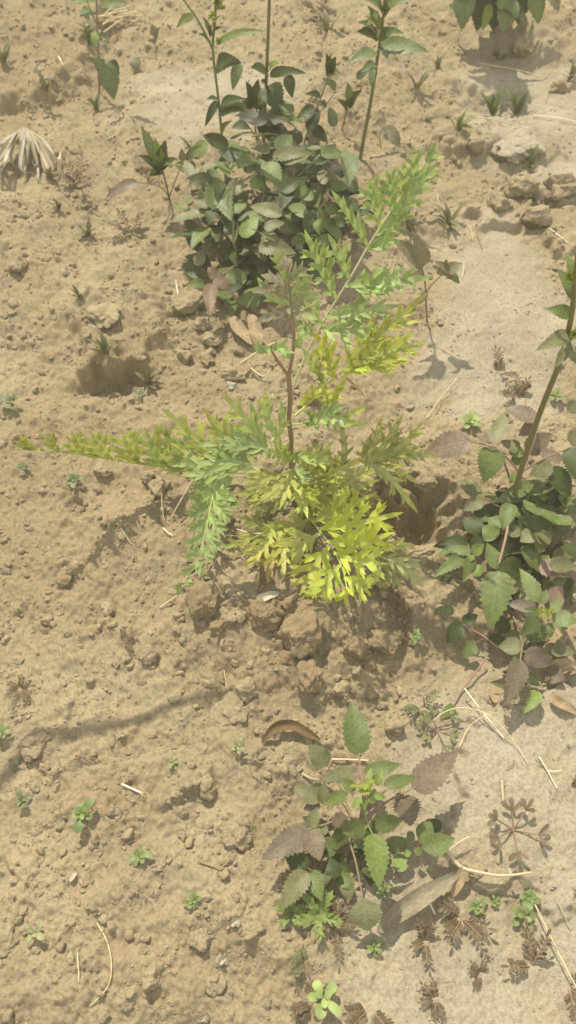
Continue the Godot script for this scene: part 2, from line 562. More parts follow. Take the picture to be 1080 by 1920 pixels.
func make_sapling() -> void:
	var foot := spot(548, 932)
	var z := foot.z
	var tree := thing("sapling", "tall ferny sapling with bright yellow lower leaves and a thin brown stem", "sapling", foot)
	var m := MB.new()
	tube(m, smooth(pts_at([549, 945, 0, 547, 925, 0, 549, 900, 0, 545, 860, 0, 546, 822, 0, 542, 790, 0, 544, 745, 0, 541, 705, 0], z), 4), 0.0047, 0.0037, C.bark, C.stem_brown, 8)
	part("stem", m, M.stalk, tree)
	m = MB.new()
	tube(m, smooth(pts_at([541, 706, 0, 546, 680, 0, 551, 640, 0, 548, 590, 0, 543, 545, 0, 540, 500, 0.005], z), 4), 0.0034, 0.0013, C.stem_brown, C.shoot, 7)
	part("stem", m, M.stalk, tree)
	m = MB.new()
	tube(m, smooth(pts_at([541, 706, 0, 530, 690, 0.004, 515, 668, 0.008, 505, 650, 0.01], z), 4), 0.0028, 0.0015, C.stem_brown, C.stem_brown, 7)
	part("stem", m, M.stalk, tree)

	# long leaf to the left, then the green one hanging from it
	sapling_frond(tree, z, [545, 900, 0, 500, 888, -0.01, 440, 886, -0.03, 360, 883, -0.035, 270, 871, -0.02, 180, 857, 0.0, 100, 846, 0.02, 28, 842, 0.04], 0.30, 8, 0.105, 0.046, Vector3(0, 0.60, 0.80), [2.0, 0.2], ["frond_green", "frond_yellow", "frond_olive"], 4)
	sapling_frond(tree, z, [432, 886, -0.03, 408, 905, 0.0, 396, 945, 0.06, 385, 1000, 0.12, 365, 1060, 0.17, 333, 1118, 0.21], 0.16, 8, 0.062, 0.022, Vector3(0.05, 0.75, 0.66), [0.25, 0.25], ["frond_green", "frond_cool", "frond_green"], 3)
	# the leaf that bows over to the left in the middle
	sapling_leaf(tree, z, [545, 795, 0, 522, 808, 0.03, 500, 845, 0.07, 475, 872, 0.09, 440, 884, 0.10], 0.0019, [
		[[502, 842, 0.07, 450, 830, 0.07, 372, 834, 0.06], 5, 24, "frond_cool", "frond_cool"],
		[[472, 873, 0.09, 420, 866, 0.09, 338, 872, 0.08], 5, 26, "frond_green", "frond_cool"],
		[[440, 884, 0.10, 400, 886, 0.10, 350, 890, 0.10], 4, 20, "frond_green", "frond_green"],
		[[500, 845, 0.07, 470, 800, 0.05, 428, 748, 0.03], 4, 26, "frond_green", "frond_yellow"],
		[[480, 866, 0.08, 440, 830, 0.06, 402, 790, 0.05], 4, 26, "frond_yellow", "frond_yellow"],
		[[455, 880, 0.09, 390, 838, 0.06, 322, 782, 0.04], 5, 28, "frond_gold", "frond_yellow"],
		[[515, 818, 0.05, 500, 780, 0.03, 498, 742, 0.02], 3, 20, "frond_green", "frond_yellow"],
		[[430, 884, 0.09, 385, 862, 0.07, 335, 838, 0.06], 4, 24, "frond_yellow", "frond_gold"]], C.frond_pale)
	# right of the stem, one green pinna with a yellow end
	sapling_leaf(tree, z, [545, 797, 0, 565, 794, 0.01, 585, 788, 0.02], 0.0016, [
		[[570, 793, 0.01, 610, 783, 0.03, 655, 790, 0.04], 5, 24, "frond_green", "frond_cool"],
		[[640, 785, 0.03, 660, 776, 0.03, 682, 764, 0.03], 2, 10, "frond_yellow", "frond_yellow"]], C.frond_green)
	# the tall leaf to the upper right
	sapling_leaf(tree, z, [546, 742, 0, 563, 690, -0.02, 585, 640, -0.04, 620, 580, -0.06, 660, 515, -0.08, 690, 462, -0.10, 730, 400, -0.12, 770, 345, -0.14, 798, 304, -0.15], 0.0021, [
		[[690, 462, -0.10, 665, 420, -0.09, 632, 372, -0.08], 5, 19, "frond_green", "frond_green"],
		[[632, 562, -0.06, 605, 510, -0.05, 580, 452, -0.05], 5, 27, "frond_green", "frond_green"],
		[[655, 524, -0.08, 640, 490, -0.07, 622, 452, -0.07], 3, 23, "frond_green", "frond_cool"],
		[[712, 426, -0.11, 704, 385, -0.11, 694, 348, -0.11], 3, 27, "frond_green", "frond_green"],
		[[735, 394, -0.12, 732, 360, -0.12, 727, 328, -0.12], 3, 23, "frond_green", "frond_green"],
		[[752, 370, -0.13, 756, 340, -0.13, 757, 312, -0.13], 2, 20, "frond_green", "frond_cool"],
		[[772, 343, -0.14, 778, 315, -0.14, 776, 284, -0.14], 2, 20, "frond_green", "frond_cool"],
		[[798, 304, -0.15, 806, 296, -0.15, 818, 288, -0.15], 2, 18, "frond_green", "frond_cool"],
		[[724, 408, -0.12, 760, 380, -0.12, 792, 342, -0.13], 3, 23, "frond_green", "frond_green"],
		[[757, 362, -0.13, 790, 338, -0.14, 818, 312, -0.15], 3, 20, "frond_green", "frond_cool"],
		[[704, 440, -0.11, 735, 425, -0.11, 762, 395, -0.11], 3, 23, "frond_green", "frond_green"],
		[[648, 536, -0.07, 705, 532, -0.06, 792, 522, -0.05], 6, 29, "frond_green", "frond_green"],
		[[612, 594, -0.05, 665, 588, -0.04, 735, 575, -0.03], 5, 25, "frond_cool", "frond_cool"],
		[[688, 466, -0.10, 712, 458, -0.10, 736, 440, -0.10], 3, 20, "frond_green", "frond_green"],
		[[604, 606, -0.05, 580, 582, -0.04, 560, 545, -0.03], 4, 25, "frond_cool", "frond_green"],
		[[590, 630, -0.04, 572, 612, -0.03, 560, 588, -0.02], 3, 18, "frond_cool", "frond_cool"],
		[[600, 615, -0.05, 640, 622, -0.03, 690, 618, -0.02], 4, 25, "frond_cool", "frond_green"]], C.frond_pale, 1.0, false)
	# yellow leaf behind it
	sapling_leaf(tree, z, [552, 780, -0.02, 590, 745, -0.05, 625, 706, -0.06, 650, 690, -0.06], 0.0018, [
		[[640, 696, -0.06, 700, 672, -0.07, 776, 648, -0.08], 7, 32, "frond_lemon", "frond_yellow"],
		[[628, 704, -0.06, 616, 668, -0.05, 596, 634, -0.04], 4, 26, "frond_yellow", "frond_lemon"],
		[[660, 684, -0.07, 715, 625, -0.08, 782, 566, -0.09], 5, 24, "frond_yellow", "frond_yellow"],
		[[650, 690, -0.06, 680, 640, -0.06, 700, 596, -0.06], 4, 22, "frond_yellow", "frond_yellow"],
		[[690, 652, -0.07, 730, 612, -0.08, 770, 604, -0.08], 4, 20, "frond_gold", "frond_yellow"],
		[[612, 720, -0.05, 590, 690, -0.04, 572, 662, -0.03], 3, 18, "frond_yellow", "frond_green"],
		[[600, 735, -0.05, 625, 742, -0.05, 646, 712, -0.05], 3, 16, "frond_lemon", "frond_yellow"],
		[[575, 757, -0.04, 588, 735, -0.04, 612, 728, -0.04], 3, 15, "frond_gold", "frond_lemon"]], C.frond_yellow)
	# dull leaf low on the right
	sapling_leaf(tree, z, [549, 930, 0, 600, 895, 0.01, 650, 880, 0.015, 692, 868, 0.02], 0.0017, [
		[[690, 868, 0.02, 745, 850, 0.02, 808, 856, 0.02], 6, 22, "frond_dull", "frond_olive"],
		[[690, 868, 0.02, 728, 892, 0.04, 774, 950, 0.07], 5, 22, "frond_dull", "frond_yellow"],
		[[690, 866, 0.02, 702, 830, 0.01, 712, 792, 0.0], 4, 20, "frond_dull", "frond_olive"],
		[[696, 866, 0.02, 726, 826, 0.01, 748, 790, 0.0], 4, 20, "frond_olive", "frond_dull"],
		[[640, 882, 0.015, 646, 850, 0.01, 640, 800, 0.0], 4, 18, "frond_shade", "frond_dull"],
		[[650, 880, 0.015, 668, 920, 0.04, 690, 960, 0.06], 5, 20, "frond_dull", "frond_dull"],
		[[720, 858, 0.02, 760, 830, 0.02, 782, 806, 0.01], 3, 18, "frond_dull", "frond_olive"],
		[[615, 890, 0.01, 612, 862, 0.0, 588, 832, 0.0], 4, 18, "frond_dull", "frond_dull"]], C.frond_dull)
	# the big yellow leaf towards the front
	sapling_leaf(tree, z, [551, 936, 0, 575, 965, 0.04, 610, 1010, 0.09, 640, 1060, 0.145, 652, 1112, 0.19], 0.0020, [
		[[596, 992, 0.08, 655, 985, 0.09, 735, 966, 0.08], 5, 38, "frond_lemon", "frond_lemon"],
		[[612, 1014, 0.10, 665, 1022, 0.12, 722, 1004, 0.12], 5, 40, "frond_lemon", "frond_lemon"],
		[[625, 1036, 0.12, 670, 1052, 0.15, 708, 1056, 0.16], 4, 35, "frond_lemon", "frond_yellow"],
		[[618, 1024, 0.11, 590, 1062, 0.14, 568, 1104, 0.17], 4, 40, "frond_lemon", "frond_gold"],
		[[600, 1000, 0.09, 556, 1028, 0.11, 512, 1062, 0.13], 5, 33, "frond_yellow", "frond_gold"],
		[[638, 1058, 0.145, 612, 1090, 0.17, 600, 1112, 0.18], 3, 33, "frond_lemon", "frond_yellow"],
		[[645, 1082, 0.165, 672, 1096, 0.18, 690, 1100, 0.18], 3, 26, "frond_lemon", "frond_yellow"],
		[[650, 1100, 0.18, 648, 1112, 0.19, 632, 1124, 0.19], 2, 22, "frond_lemon", "frond_lemon"],
		[[582, 974, 0.05, 535, 992, 0.07, 488, 1010, 0.08], 5, 29, "frond_olive", "frond_yellow"],
		[[586, 978, 0.06, 632, 960, 0.06, 690, 932, 0.05], 5, 33, "frond_yellow", "frond_lemon"]], C.frond_yellow, 1.22, false)
	# dull leaf at the front right
	sapling_leaf(tree, z, [556, 945, 0, 610, 990, 0.06, 670, 1028, 0.11, 720, 1046, 0.14, 752, 1068, 0.15], 0.0017, [
		[[690, 1034, 0.12, 724, 1022, 0.12, 768, 1022, 0.13], 4, 22, "frond_dull", "frond_yellow"],
		[[715, 1044, 0.135, 752, 1058, 0.15, 788, 1094, 0.16], 5, 22, "frond_dull", "frond_pale"],
		[[705, 1042, 0.13, 728, 1070, 0.15, 748, 1094, 0.16], 4, 20, "frond_dull", "frond_dull"],
		[[735, 1054, 0.14, 762, 1048, 0.14, 784, 1062, 0.15], 3, 16, "frond_dull", "frond_pale"]], C.frond_dull, 1.3)
	# olive leaf at the front left
	sapling_leaf(tree, z, [550, 945, 0, 520, 980, 0.04, 485, 1004, 0.065, 450, 1016, 0.08], 0.0016, [
		[[490, 1002, 0.06, 462, 1010, 0.07, 426, 1026, 0.08], 4, 20, "frond_olive", "frond_olive"],
		[[512, 986, 0.05, 500, 1020, 0.08, 470, 1048, 0.10], 5, 24, "frond_olive", "frond_gold"],
		[[520, 980, 0.04, 530, 1020, 0.08, 532, 1064, 0.11], 5, 24, "frond_olive", "frond_gold"],
		[[505, 990, 0.05, 480, 980, 0.05, 455, 972, 0.05], 4, 18, "frond_shade", "frond_olive"],
		[[526, 1000, 0.06, 510, 1050, 0.10, 498, 1090, 0.12], 4, 20, "frond_gold", "frond_rust"]], C.frond_olive, 1.6)
	# the thick of the yellow ones round the foot
	sapling_leaf(tree, z, [549, 922, 0, 590, 905, 0.02, 630, 885, 0.02], 0.0016, [
		[[556, 920, 0, 605, 896, 0.02, 662, 868, 0.02], 6, 28, "frond_yellow", "frond_gold"],
		[[560, 922, 0.01, 620, 920, 0.03, 690, 905, 0.03], 6, 28, "frond_yellow", "frond_yellow"],
		[[556, 932, 0.01, 610, 940, 0.04, 668, 940, 0.05], 6, 28, "frond_yellow", "frond_lemon"],
		[[552, 915, 0, 586, 876, 0.01, 610, 845, 0.0], 5, 24, "frond_olive", "frond_yellow"],
		[[556, 940, 0.01, 585, 955, 0.04, 640, 985, 0.07], 5, 26, "frond_yellow", "frond_yellow"],
		[[560, 930, 0.01, 640, 905, 0.02, 706, 880, 0.02], 5, 22, "frond_dull", "frond_yellow"]], C.frond_olive)
	sapling_leaf(tree, z, [547, 922, 0, 515, 915, 0.015, 462, 911, 0.03], 0.0014, [
		[[520, 915, 0.01, 490, 905, 0.01, 462, 900, 0.01], 4, 16, "frond_olive", "frond_yellow"],
		[[500, 913, 0.02, 478, 922, 0.03, 452, 926, 0.04], 4, 15, "frond_yellow", "frond_olive"],
		[[540, 930, 0.01, 512, 950, 0.03, 480, 960, 0.04], 5, 22, "frond_shade", "frond_dull"]], C.frond_olive)
	sapling_leaf(tree, z, [547, 895, 0, 530, 890, 0.01, 505, 894, 0.02], 0.0014, [
		[[530, 890, 0.01, 500, 898, 0.03, 470, 915, 0.04], 4, 16, "frond_yellow", "frond_dull"],
		[[545, 875, 0, 566, 890, 0.02, 584, 904, 0.03], 4, 18, "frond_green", "frond_cool"]], C.frond_dull)
	# short leaves that hide the foot of the stem
	sapling_leaf(tree, z, [546, 868, 0, 547, 864, 0.01, 548, 860, 0.015], 0.0014, [
		[[546, 862, 0.01, 520, 852, 0.04, 488, 842, 0.06], 4, 24, "frond_yellow", "frond_green"],
		[[547, 852, 0.01, 576, 860, 0.05, 616, 866, 0.07], 5, 24, "frond_green", "frond_yellow"],
		[[546, 880, 0.01, 540, 905, 0.06, 530, 938, 0.10], 4, 26, "frond_yellow", "frond_olive"],
		[[548, 895, 0.01, 566, 925, 0.06, 574, 958, 0.10], 4, 26, "frond_lemon", "frond_yellow"],
		[[546, 890, 0.01, 522, 908, 0.05, 496, 932, 0.08], 4, 22, "frond_dull", "frond_yellow"]], C.frond_dull)
	# downy young leaves at the top
	var young := [[545, 560, 0, 520, 540, 0.01, 486, 545, 0.02, 4, 16, "shoot", "shoot"], [543, 540, 0, 522, 526, 0.01, 498, 518, 0.02, 3, 13, "shoot", "shoot_pale"],
			[542, 525, 0, 528, 500, 0, 518, 478, 0.0, 3, 16, "frond_cool", "frond_green"], [542, 530, 0, 555, 514, 0, 572, 506, 0.0, 3, 14, "frond_cool", "shoot"],
			[545, 560, 0, 562, 540, 0, 582, 520, 0, 3, 18, "frond_cool", "frond_cool"], [546, 575, 0, 565, 565, 0.01, 592, 552, 0.01, 4, 18, "shoot", "frond_cool"],
			[547, 595, 0, 520, 590, 0.01, 488, 600, 0.02, 4, 14, "shoot", "shoot"], [547, 590, 0, 570, 590, 0.01, 590, 596, 0.02, 3, 16, "shoot", "frond_cool"],
			[541, 510, 0, 536, 496, 0, 530, 484, 0, 2, 9, "shoot_pale", "shoot_pale"], [541, 506, 0.003, 541, 496, 0.004, 543, 486, 0.004, 2, 8, "shoot_pale", "shoot_pale"],
			[545, 570, 0, 508, 556, 0.01, 490, 532, 0.0, 3, 16, "frond_cool", "frond_green"], [550, 650, 0, 562, 640, 0.01, 566, 622, 0, 2, 13, "frond_cool", "frond_green"],
			[508, 655, 0.01, 528, 652, 0.02, 540, 668, 0.03, 4, 15, "frond_cool", "frond_green"], [506, 652, 0.01, 495, 655, 0.02, 478, 650, 0.03, 3, 12, "frond_green", "frond_green"]]
	for y in young:
		var o := MB.new()
		pinna(o, pts_at(y.slice(0, 9), z), y[9], y[10] * 0.001, Vector3(0, 0.75, 0.66), C[y[11]], C[y[12]])
		part("young_leaf", o, M.downy, tree)


# ---------- broad-leaved weeds ----------
# leaves: rows of base x, base y, base height, tip x, tip y, tip height, width in pixels, colour
func leaves_of(root: Node3D, rows: Array, shape := 0, serr := 0.10, tilt := 0.25, called := "leaf") -> void:
	for r in rows:
		var a := spot(r[0], r[1], r[2])
		var b := spot(r[3], r[4], r[5])
		var m := MB.new()
		var w: float = r[6] * per_px(a) * 0.88
		var up := Vector3(rng.randf_range(-tilt, tilt), 1, rng.randf_range(-tilt, tilt) + 0.25).normalized()
		var k: Color = jig(C[r[7]], 0.08)
		blade(m, a, b, up, w, r[8] if r.size() > 8 else shape, serr, rng.randf_range(0.08, 0.28), rng.randf_range(0.03, 0.10), k, k, 22 if w > 0.02 else 14, 7 if w > 0.03 else 5)
		part(called, m, M.weed, root)


func stems_of(root: Node3D, rows: Array, called := "stem") -> void:
	# each: radius in mm at the foot, at the end, colour, then x, y, height ...
	for r in rows:
		var p := []
		for i in range(3, r.size(), 3): p.append(spot(r[i], r[i + 1], r[i + 2]))
		var m := MB.new()
		tube(m, smooth(p, 4), r[0] * 0.001, r[1] * 0.001, C[r[2]], C[r[2]], 7)
		part(called, m, M.stalk, root)


func hairs_of(root: Node3D, px: Array, r: float, count: int) -> void:
	var m := MB.new()
	var p := []
	for i in range(0, px.size(), 3): p.append(spot(px[i], px[i + 1], px[i + 2]))
	for k in count:
		var a := along(p, rng.randf())
		var d := Vector3(rng.randfn(), rng.randfn(), rng.randfn()).normalized()
		tube(m, [a, a + d * (r + 0.0022)], 0.00022, 0.0001, C.hair, C.hair, 3)
	var o := part("stem_hairs", m, M.stalk, root)
	tag(o, "", "", "", "stuff")


func fill_leaves(root: Node3D, n: int, px: float, py: float, rx: float, ry: float, h0: float, h1: float, w0: float, w1: float, kinds: Array, shape := 0, serr := 0.06) -> void:
	var rows := []
	for k in n:
		var a := rng.randf() * TAU
		var r := sqrt(rng.randf())
		var x := px + cos(a) * r * rx
		var y := py + sin(a) * r * ry
		var w := rng.randf_range(w0, w1)
		var dir := rng.randf() * TAU
		var len := w * rng.randf_range(1.35, 1.95)
		var h := rng.randf_range(h0, h1)
		rows.append([x, y, h, x + cos(dir) * len, y + sin(dir) * len * 0.8, h + rng.randf_range(-0.015, 0.008), w, kinds[rng.randi() % kinds.size()]])
	leaves_of(root, rows, shape, serr, 0.8)


func bud_cluster(root: Node3D, px: float, py: float, h: float, r: float, kind: String) -> void:
	var m := MB.new()
	var o := spot(px, py, h)
	for k in 16:
		var a := rng.randf() * TAU
		var d := Vector3(cos(a), rng.randf_range(0.3, 1.4), sin(a)).normalized()
		var b := o + Vector3(rng.randfn(), rng.randfn() * 0.5, rng.randfn()) * r * 0.3
		blade(m, b, b + d * r, Vector3(cos(a), -0.2, sin(a)), r * 0.45, 1, 0, 0.5, 0.1, jig(C[kind], 0.2), jig(C[kind], 0.2), 5, 3)
	part("bud", m, M.weed, root)


func make_front_weed() -> void:
	var w := thing("broadleaf_weed", "purple and green toothed weed with a pale bud, below the sapling at the front", "weed", spot(672, 1600), "toothed broad-leaved weeds")
	stems_of(w, [[2.6, 2.0, "stem_purple", 672, 1602, 0, 676, 1540, 0.06, 683, 1482, 0.115], [1.5, 1.1, "stem_purple", 683, 1480, 0.115, 676, 1445, 0.12, 673, 1412, 0.12],
			[1.9, 1.3, "stem_purple", 672, 1585, 0.02, 660, 1532, 0.045, 612, 1545, 0.05, 578, 1556, 0.055], [1.9, 1.3, "stem_brown", 675, 1570, 0.03, 720, 1508, 0.06, 775, 1478, 0.085],
			[1.6, 1.2, "stem_purple", 674, 1580, 0.03, 655, 1570, 0.055, 668, 1620, 0.055, 680, 1682, 0.05], [1.5, 1.0, "stem_green", 683, 1500, 0.09, 690, 1545, 0.095, 700, 1565, 0.095],
			[1.3, 0.9, "stem_purple", 672, 1575, 0.02, 632, 1510, 0.04, 602, 1500, 0.05], [1.3, 0.9, "stem_purple", 672, 1570, 0.02, 640, 1480, 0.04, 614, 1434, 0.05],
			[1.4, 0.9, "stem_purple", 668, 1600, 0.0, 610, 1640, 0.02, 578, 1628, 0.035], [1.2, 0.9, "stem_purple", 680, 1530, 0.07, 720, 1505, 0.07, 756, 1492, 0.07], [1.3, 1, "stem_purple", 630, 1660, 0.01, 600, 1640, 0.01, 585, 1600, 0.02]])
	leaves_of(w, [[673, 1416, 0.118, 659, 1312, 0.125, 60, "weed_green"], [684, 1450, 0.115, 752, 1432, 0.11, 36, "weed_green"], [664, 1448, 0.11, 604, 1458, 0.10, 36, "weed_grey"],
			[720, 1473, 0.112, 780, 1457, 0.11, 32, "weed_green"], [652, 1488, 0.11, 601, 1508, 0.105, 30, "weed_green"], [690, 1472, 0.12, 696, 1438, 0.13, 15, "weed_bright"], [706, 1474, 0.12, 716, 1440, 0.13, 17, "weed_bright"],
			[700, 1490, 0.12, 724, 1496, 0.12, 17, "weed_bright"], [676, 1495, 0.12, 660, 1516, 0.12, 16, "weed_bright"], [668, 1482, 0.12, 640, 1462, 0.12, 28, "weed_green"], [690, 1496, 0.12, 704, 1506, 0.12, 15, "weed_bright"],
			[680, 1498, 0.115, 682, 1522, 0.11, 18, "weed_bright"], [697, 1465, 0.12, 712, 1452, 0.125, 16, "weed_bright"],
			[774, 1480, 0.085, 860, 1407, 0.085, 66, "weed_purple"], [614, 1434, 0.05, 578, 1396, 0.05, 46, "weed_grey"], [602, 1500, 0.05, 551, 1474, 0.045, 38, "weed_grey"], [604, 1503, 0.05, 609, 1464, 0.06, 26, "weed_grey"],
			[600, 1506, 0.045, 568, 1518, 0.04, 26, "weed_purple"], [577, 1558, 0.055, 489, 1612, 0.05, 56, "weed_purple"], [580, 1553, 0.055, 596, 1512, 0.06, 30, "weed_grey"], [578, 1554, 0.055, 552, 1546, 0.05, 20, "weed_purple"],
			[581, 1559, 0.055, 600, 1615, 0.05, 50, "weed_purple"], [702, 1545, 0.095, 757, 1538, 0.09, 42, "weed_green"], [684, 1545, 0.08, 640, 1562, 0.07, 48, "weed_green"], [650, 1530, 0.07, 622, 1548, 0.06, 34, "weed_purple"],
			[700, 1562, 0.095, 711, 1668, 0.085, 54, "weed_bright"], [757, 1491, 0.07, 771, 1550, 0.055, 56, "weed_purple"], [740, 1496, 0.065, 765, 1502, 0.06, 26, "weed_dark"], [680, 1682, 0.05, 690, 1747, 0.035, 74, "weed_grey", 3],
			[578, 1628, 0.035, 533, 1602, 0.03, 44, "weed_dark"], [576, 1634, 0.035, 523, 1708, 0.03, 48, "weed_grey"], [582, 1632, 0.03, 604, 1690, 0.025, 40, "weed_green"], [585, 1605, 0.03, 606, 1588, 0.03, 26, "weed_dark"],
			[648, 1652, 0.02, 656, 1690, 0.015, 30, "weed_grey"], [640, 1640, 0.02, 664, 1668, 0.02, 32, "weed_green"], [690, 1630, 0.02, 660, 1645, 0.02, 26, "weed_dark"]])
	fill_leaves(w, 26, 655, 1590, 68, 58, 0.008, 0.035, 24, 40, ["weed_dark", "weed_dark", "weed_grey", "weed_green"])
	bud_cluster(w, 684, 1478, 0.12, 0.012, "bud")


func make_right_weed() -> void:
	var foot := spot(958, 958)
	var z := foot.z
	var w := thing("broadleaf_weed", "bushy toothed weed with one thick leaning stem, at the right edge", "weed", foot, "toothed broad-leaved weeds")
	var m := MB.new()
	tube(m, smooth(pts_at([953, 965, 0, 962, 935, 0.0, 976, 884, 0.0, 1012, 775, 0.01, 1050, 678, 0.02, 1070, 600, 0.03, 1077, 540, 0.035, 1084, 470, 0.04], z), 4), 0.0052, 0.0030, C.stem_olive, C.stem_olive, 8)
	part("stem", m, M.stalk, w)
	stems_of(w, [[1.8, 1.2, "stem_purple", 974, 886, 0.075, 950, 858, 0.10, 922, 838, 0.11, 884, 828, 0.11], [2.2, 1.6, "stem_purple", 958, 905, 0.03, 950, 880, 0.05, 938, 850, 0.07, 925, 838, 0.09],
			[1.6, 1.2, "stem_purple", 978, 884, 0.08, 1020, 860, 0.10, 1072, 838, 0.12], [2.6, 1.8, "stem_pink", 955, 962, 0.03, 950, 1000, 0.07, 936, 1056, 0.085], [1.6, 1, "stem_pink", 935, 1215, 0.035, 905, 1192, 0.035, 868, 1171, 0.03],
			[1.8, 1.2, "stem_purple", 980, 1205, 0.06, 976, 1235, 0.06, 972, 1245, 0.06], [1.7, 1.2, "stem_green", 1000, 1110, 0.03, 1012, 1140, 0.09, 1018, 1152, 0.095], [1.6, 1.2, "stem_purple", 960, 1150, 0.0, 975, 1190, 0.05, 980, 1212, 0.06],
			[1.9, 1.5, "stem_purple", 978, 1235, 0.05, 1000, 1265, 0.03, 1018, 1290, 0.02], [1.6, 1.2, "stem_pink", 912, 1234, 0.02, 885, 1270, 0.012, 862, 1300, 0.006, 850, 1325, 0.004], [1.4, 0.9, "stem_purple", 905, 932, 0.05, 935, 950, 0.05, 955, 955, 0.02],
			[1.2, 0.9, "stem_purple", 1005, 789, 0.13, 1004, 820, 0.12, 985, 870, 0.09]])
	hairs_of(w, [955, 962, 0.03, 950, 1000, 0.07, 936, 1056, 0.085], 0.0022, 220)
	leaves_of(w, [[885, 828, 0.11, 790, 851, 0.105, 62, "weed_purple"], [922, 838, 0.105, 908, 905, 0.09, 58, "weed_green"], [924, 830, 0.11, 952, 768, 0.12, 36, "weed_grey"], [915, 828, 0.11, 892, 812, 0.11, 26, "weed_purple"],
			[1007, 789, 0.13, 945, 764, 0.13, 46, "weed_purple"], [1004, 796, 0.125, 972, 818, 0.115, 32, "weed_purple"], [972, 846, 0.09, 938, 826, 0.09, 40, "weed_grey"], [966, 858, 0.08, 972, 832, 0.09, 30, "weed_bright"], [962, 870, 0.07, 978, 852, 0.075, 24, "weed_green"],
			[1070, 839, 0.12, 1082, 902, 0.11, 46, "weed_dark"], [1072, 836, 0.12, 1086, 806, 0.12, 40, "weed_grey"], [1036, 872, 0.10, 992, 892, 0.09, 40, "weed_grey"], [1030, 878, 0.09, 1072, 932, 0.07, 46, "weed_dark"], [985, 846, 0.09, 1036, 812, 0.10, 46, "weed_purple"],
			[1012, 850, 0.09, 1060, 862, 0.09, 36, "weed_purple"], [960, 905, 0.06, 972, 886, 0.07, 24, "weed_bright"], [902, 930, 0.05, 858, 902, 0.045, 32, "weed_grey"], [904, 936, 0.05, 868, 958, 0.04, 34, "weed_grey"], [1062, 768, 0.14, 1090, 758, 0.14, 30, "weed_grey"],
			[930, 1010, 0.06, 905, 985, 0.06, 40, "weed_green"], [900, 1000, 0.05, 868, 968, 0.05, 40, "weed_dark"], [905, 1010, 0.05, 880, 1030, 0.05, 34, "weed_dark"], [940, 990, 0.06, 915, 970, 0.06, 38, "weed_green"], [884, 1034, 0.06, 836, 1030, 0.055, 24, "weed_green"],
			[880, 1040, 0.05, 812, 1082, 0.04, 34, "weed_green"], [886, 1042, 0.06, 868, 1090, 0.05, 26, "weed_green"], [884, 1038, 0.06, 908, 1020, 0.06, 26, "weed_bright"], [884, 1040, 0.065, 880, 1054, 0.06, 16, "weed_bright"],
			[934, 1070, 0.085, 919, 1181, 0.07, 68, "weed_green"], [930, 1068, 0.08, 914, 1016, 0.075, 40, "weed_green"], [940, 1056, 0.085, 980, 1078, 0.075, 46, "weed_dark"], [905, 1075, 0.05, 880, 1062, 0.045, 30, "weed_bright"],
			[1010, 1130, 0.09, 974, 1064, 0.095, 36, "weed_green"], [1006, 1140, 0.09, 946, 1130, 0.08, 28, "weed_purple"], [1012, 1150, 0.095, 972, 1144, 0.09, 22, "weed_green"], [1014, 1132, 0.095, 1026, 1104, 0.095, 20, "weed_green"], [1012, 1158, 0.09, 976, 1190, 0.075, 42, "weed_green"],
			[1040, 1158, 0.09, 1084, 1166, 0.085, 40, "weed_green"], [1030, 1135, 0.085, 1056, 1100, 0.075, 46, "weed_pink"], [1034, 1150, 0.09, 1052, 1118, 0.085, 26, "weed_green"], [1036, 1166, 0.09, 1066, 1180, 0.085, 26, "weed_grey"], [1026, 1168, 0.09, 1034, 1196, 0.08, 26, "weed_green"],
			[1010, 1066, 0.05, 1078, 1070, 0.05, 44, "weed_pink"], [1030, 1060, 0.06, 1082, 1062, 0.055, 36, "weed_grey"], [978, 1214, 0.06, 933, 1212, 0.055, 40, "weed_grey"], [976, 1236, 0.06, 944, 1326, 0.045, 50, "weed_purple"], [984, 1222, 0.055, 1034, 1248, 0.045, 46, "weed_purple"],
			[1018, 1278, 0.03, 974, 1272, 0.03, 24, "weed_dark"], [1010, 1296, 0.025, 982, 1338, 0.02, 30, "weed_bright"], [990, 1180, 0.05, 1022, 1200, 0.05, 40, "weed_green"], [852, 1146, 0.03, 816, 1142, 0.025, 24, "weed_green"], [866, 1172, 0.03, 838, 1206, 0.025, 40, "weed_dark"],
			[868, 1168, 0.03, 896, 1152, 0.03, 26, "weed_dark"], [890, 1206, 0.03, 866, 1234, 0.022, 34, "weed_green"], [872, 1180, 0.02, 842, 1192, 0.02, 26, "weed_dark"], [852, 1322, 0.006, 824, 1348, 0.004, 22, "weed_green"], [1026, 1260, 0.02, 1060, 1275, 0.015, 44, "weed_purple"],
			[1005, 1070, 0.04, 1030, 1040, 0.045, 36, "weed_green"], [1000, 1090, 0.05, 1000, 1112, 0.045, 30, "weed_bright"], [1060, 1020, 0.05, 1085, 1048, 0.05, 44, "weed_dark"], [1000, 1000, 0.06, 975, 1016, 0.06, 36, "weed_grey"], [1016, 990, 0.06, 1030, 1022, 0.055, 34, "weed_olive"],
			[1040, 980, 0.07, 1052, 970, 0.07, 22, "weed_bright"]])
	fill_leaves(w, 44, 1010, 960, 66, 70, 0.015, 0.06, 26, 42, ["weed_green", "weed_green", "weed_dark", "weed_grey"])
	fill_leaves(w, 30, 930, 1010, 70, 50, 0.01, 0.04, 26, 38, ["weed_dark", "weed_green", "weed_dark"])
	fill_leaves(w, 20, 1020, 1080, 60, 60, 0.005, 0.035, 26, 40, ["weed_dark", "weed_dark", "weed_grey"])
	fill_leaves(w, 14, 990, 1230, 60, 60, 0.005, 0.025, 24, 36, ["weed_dark", "weed_grey"])
	bud_cluster(w, 1022, 1152, 0.10, 0.011, "bud")
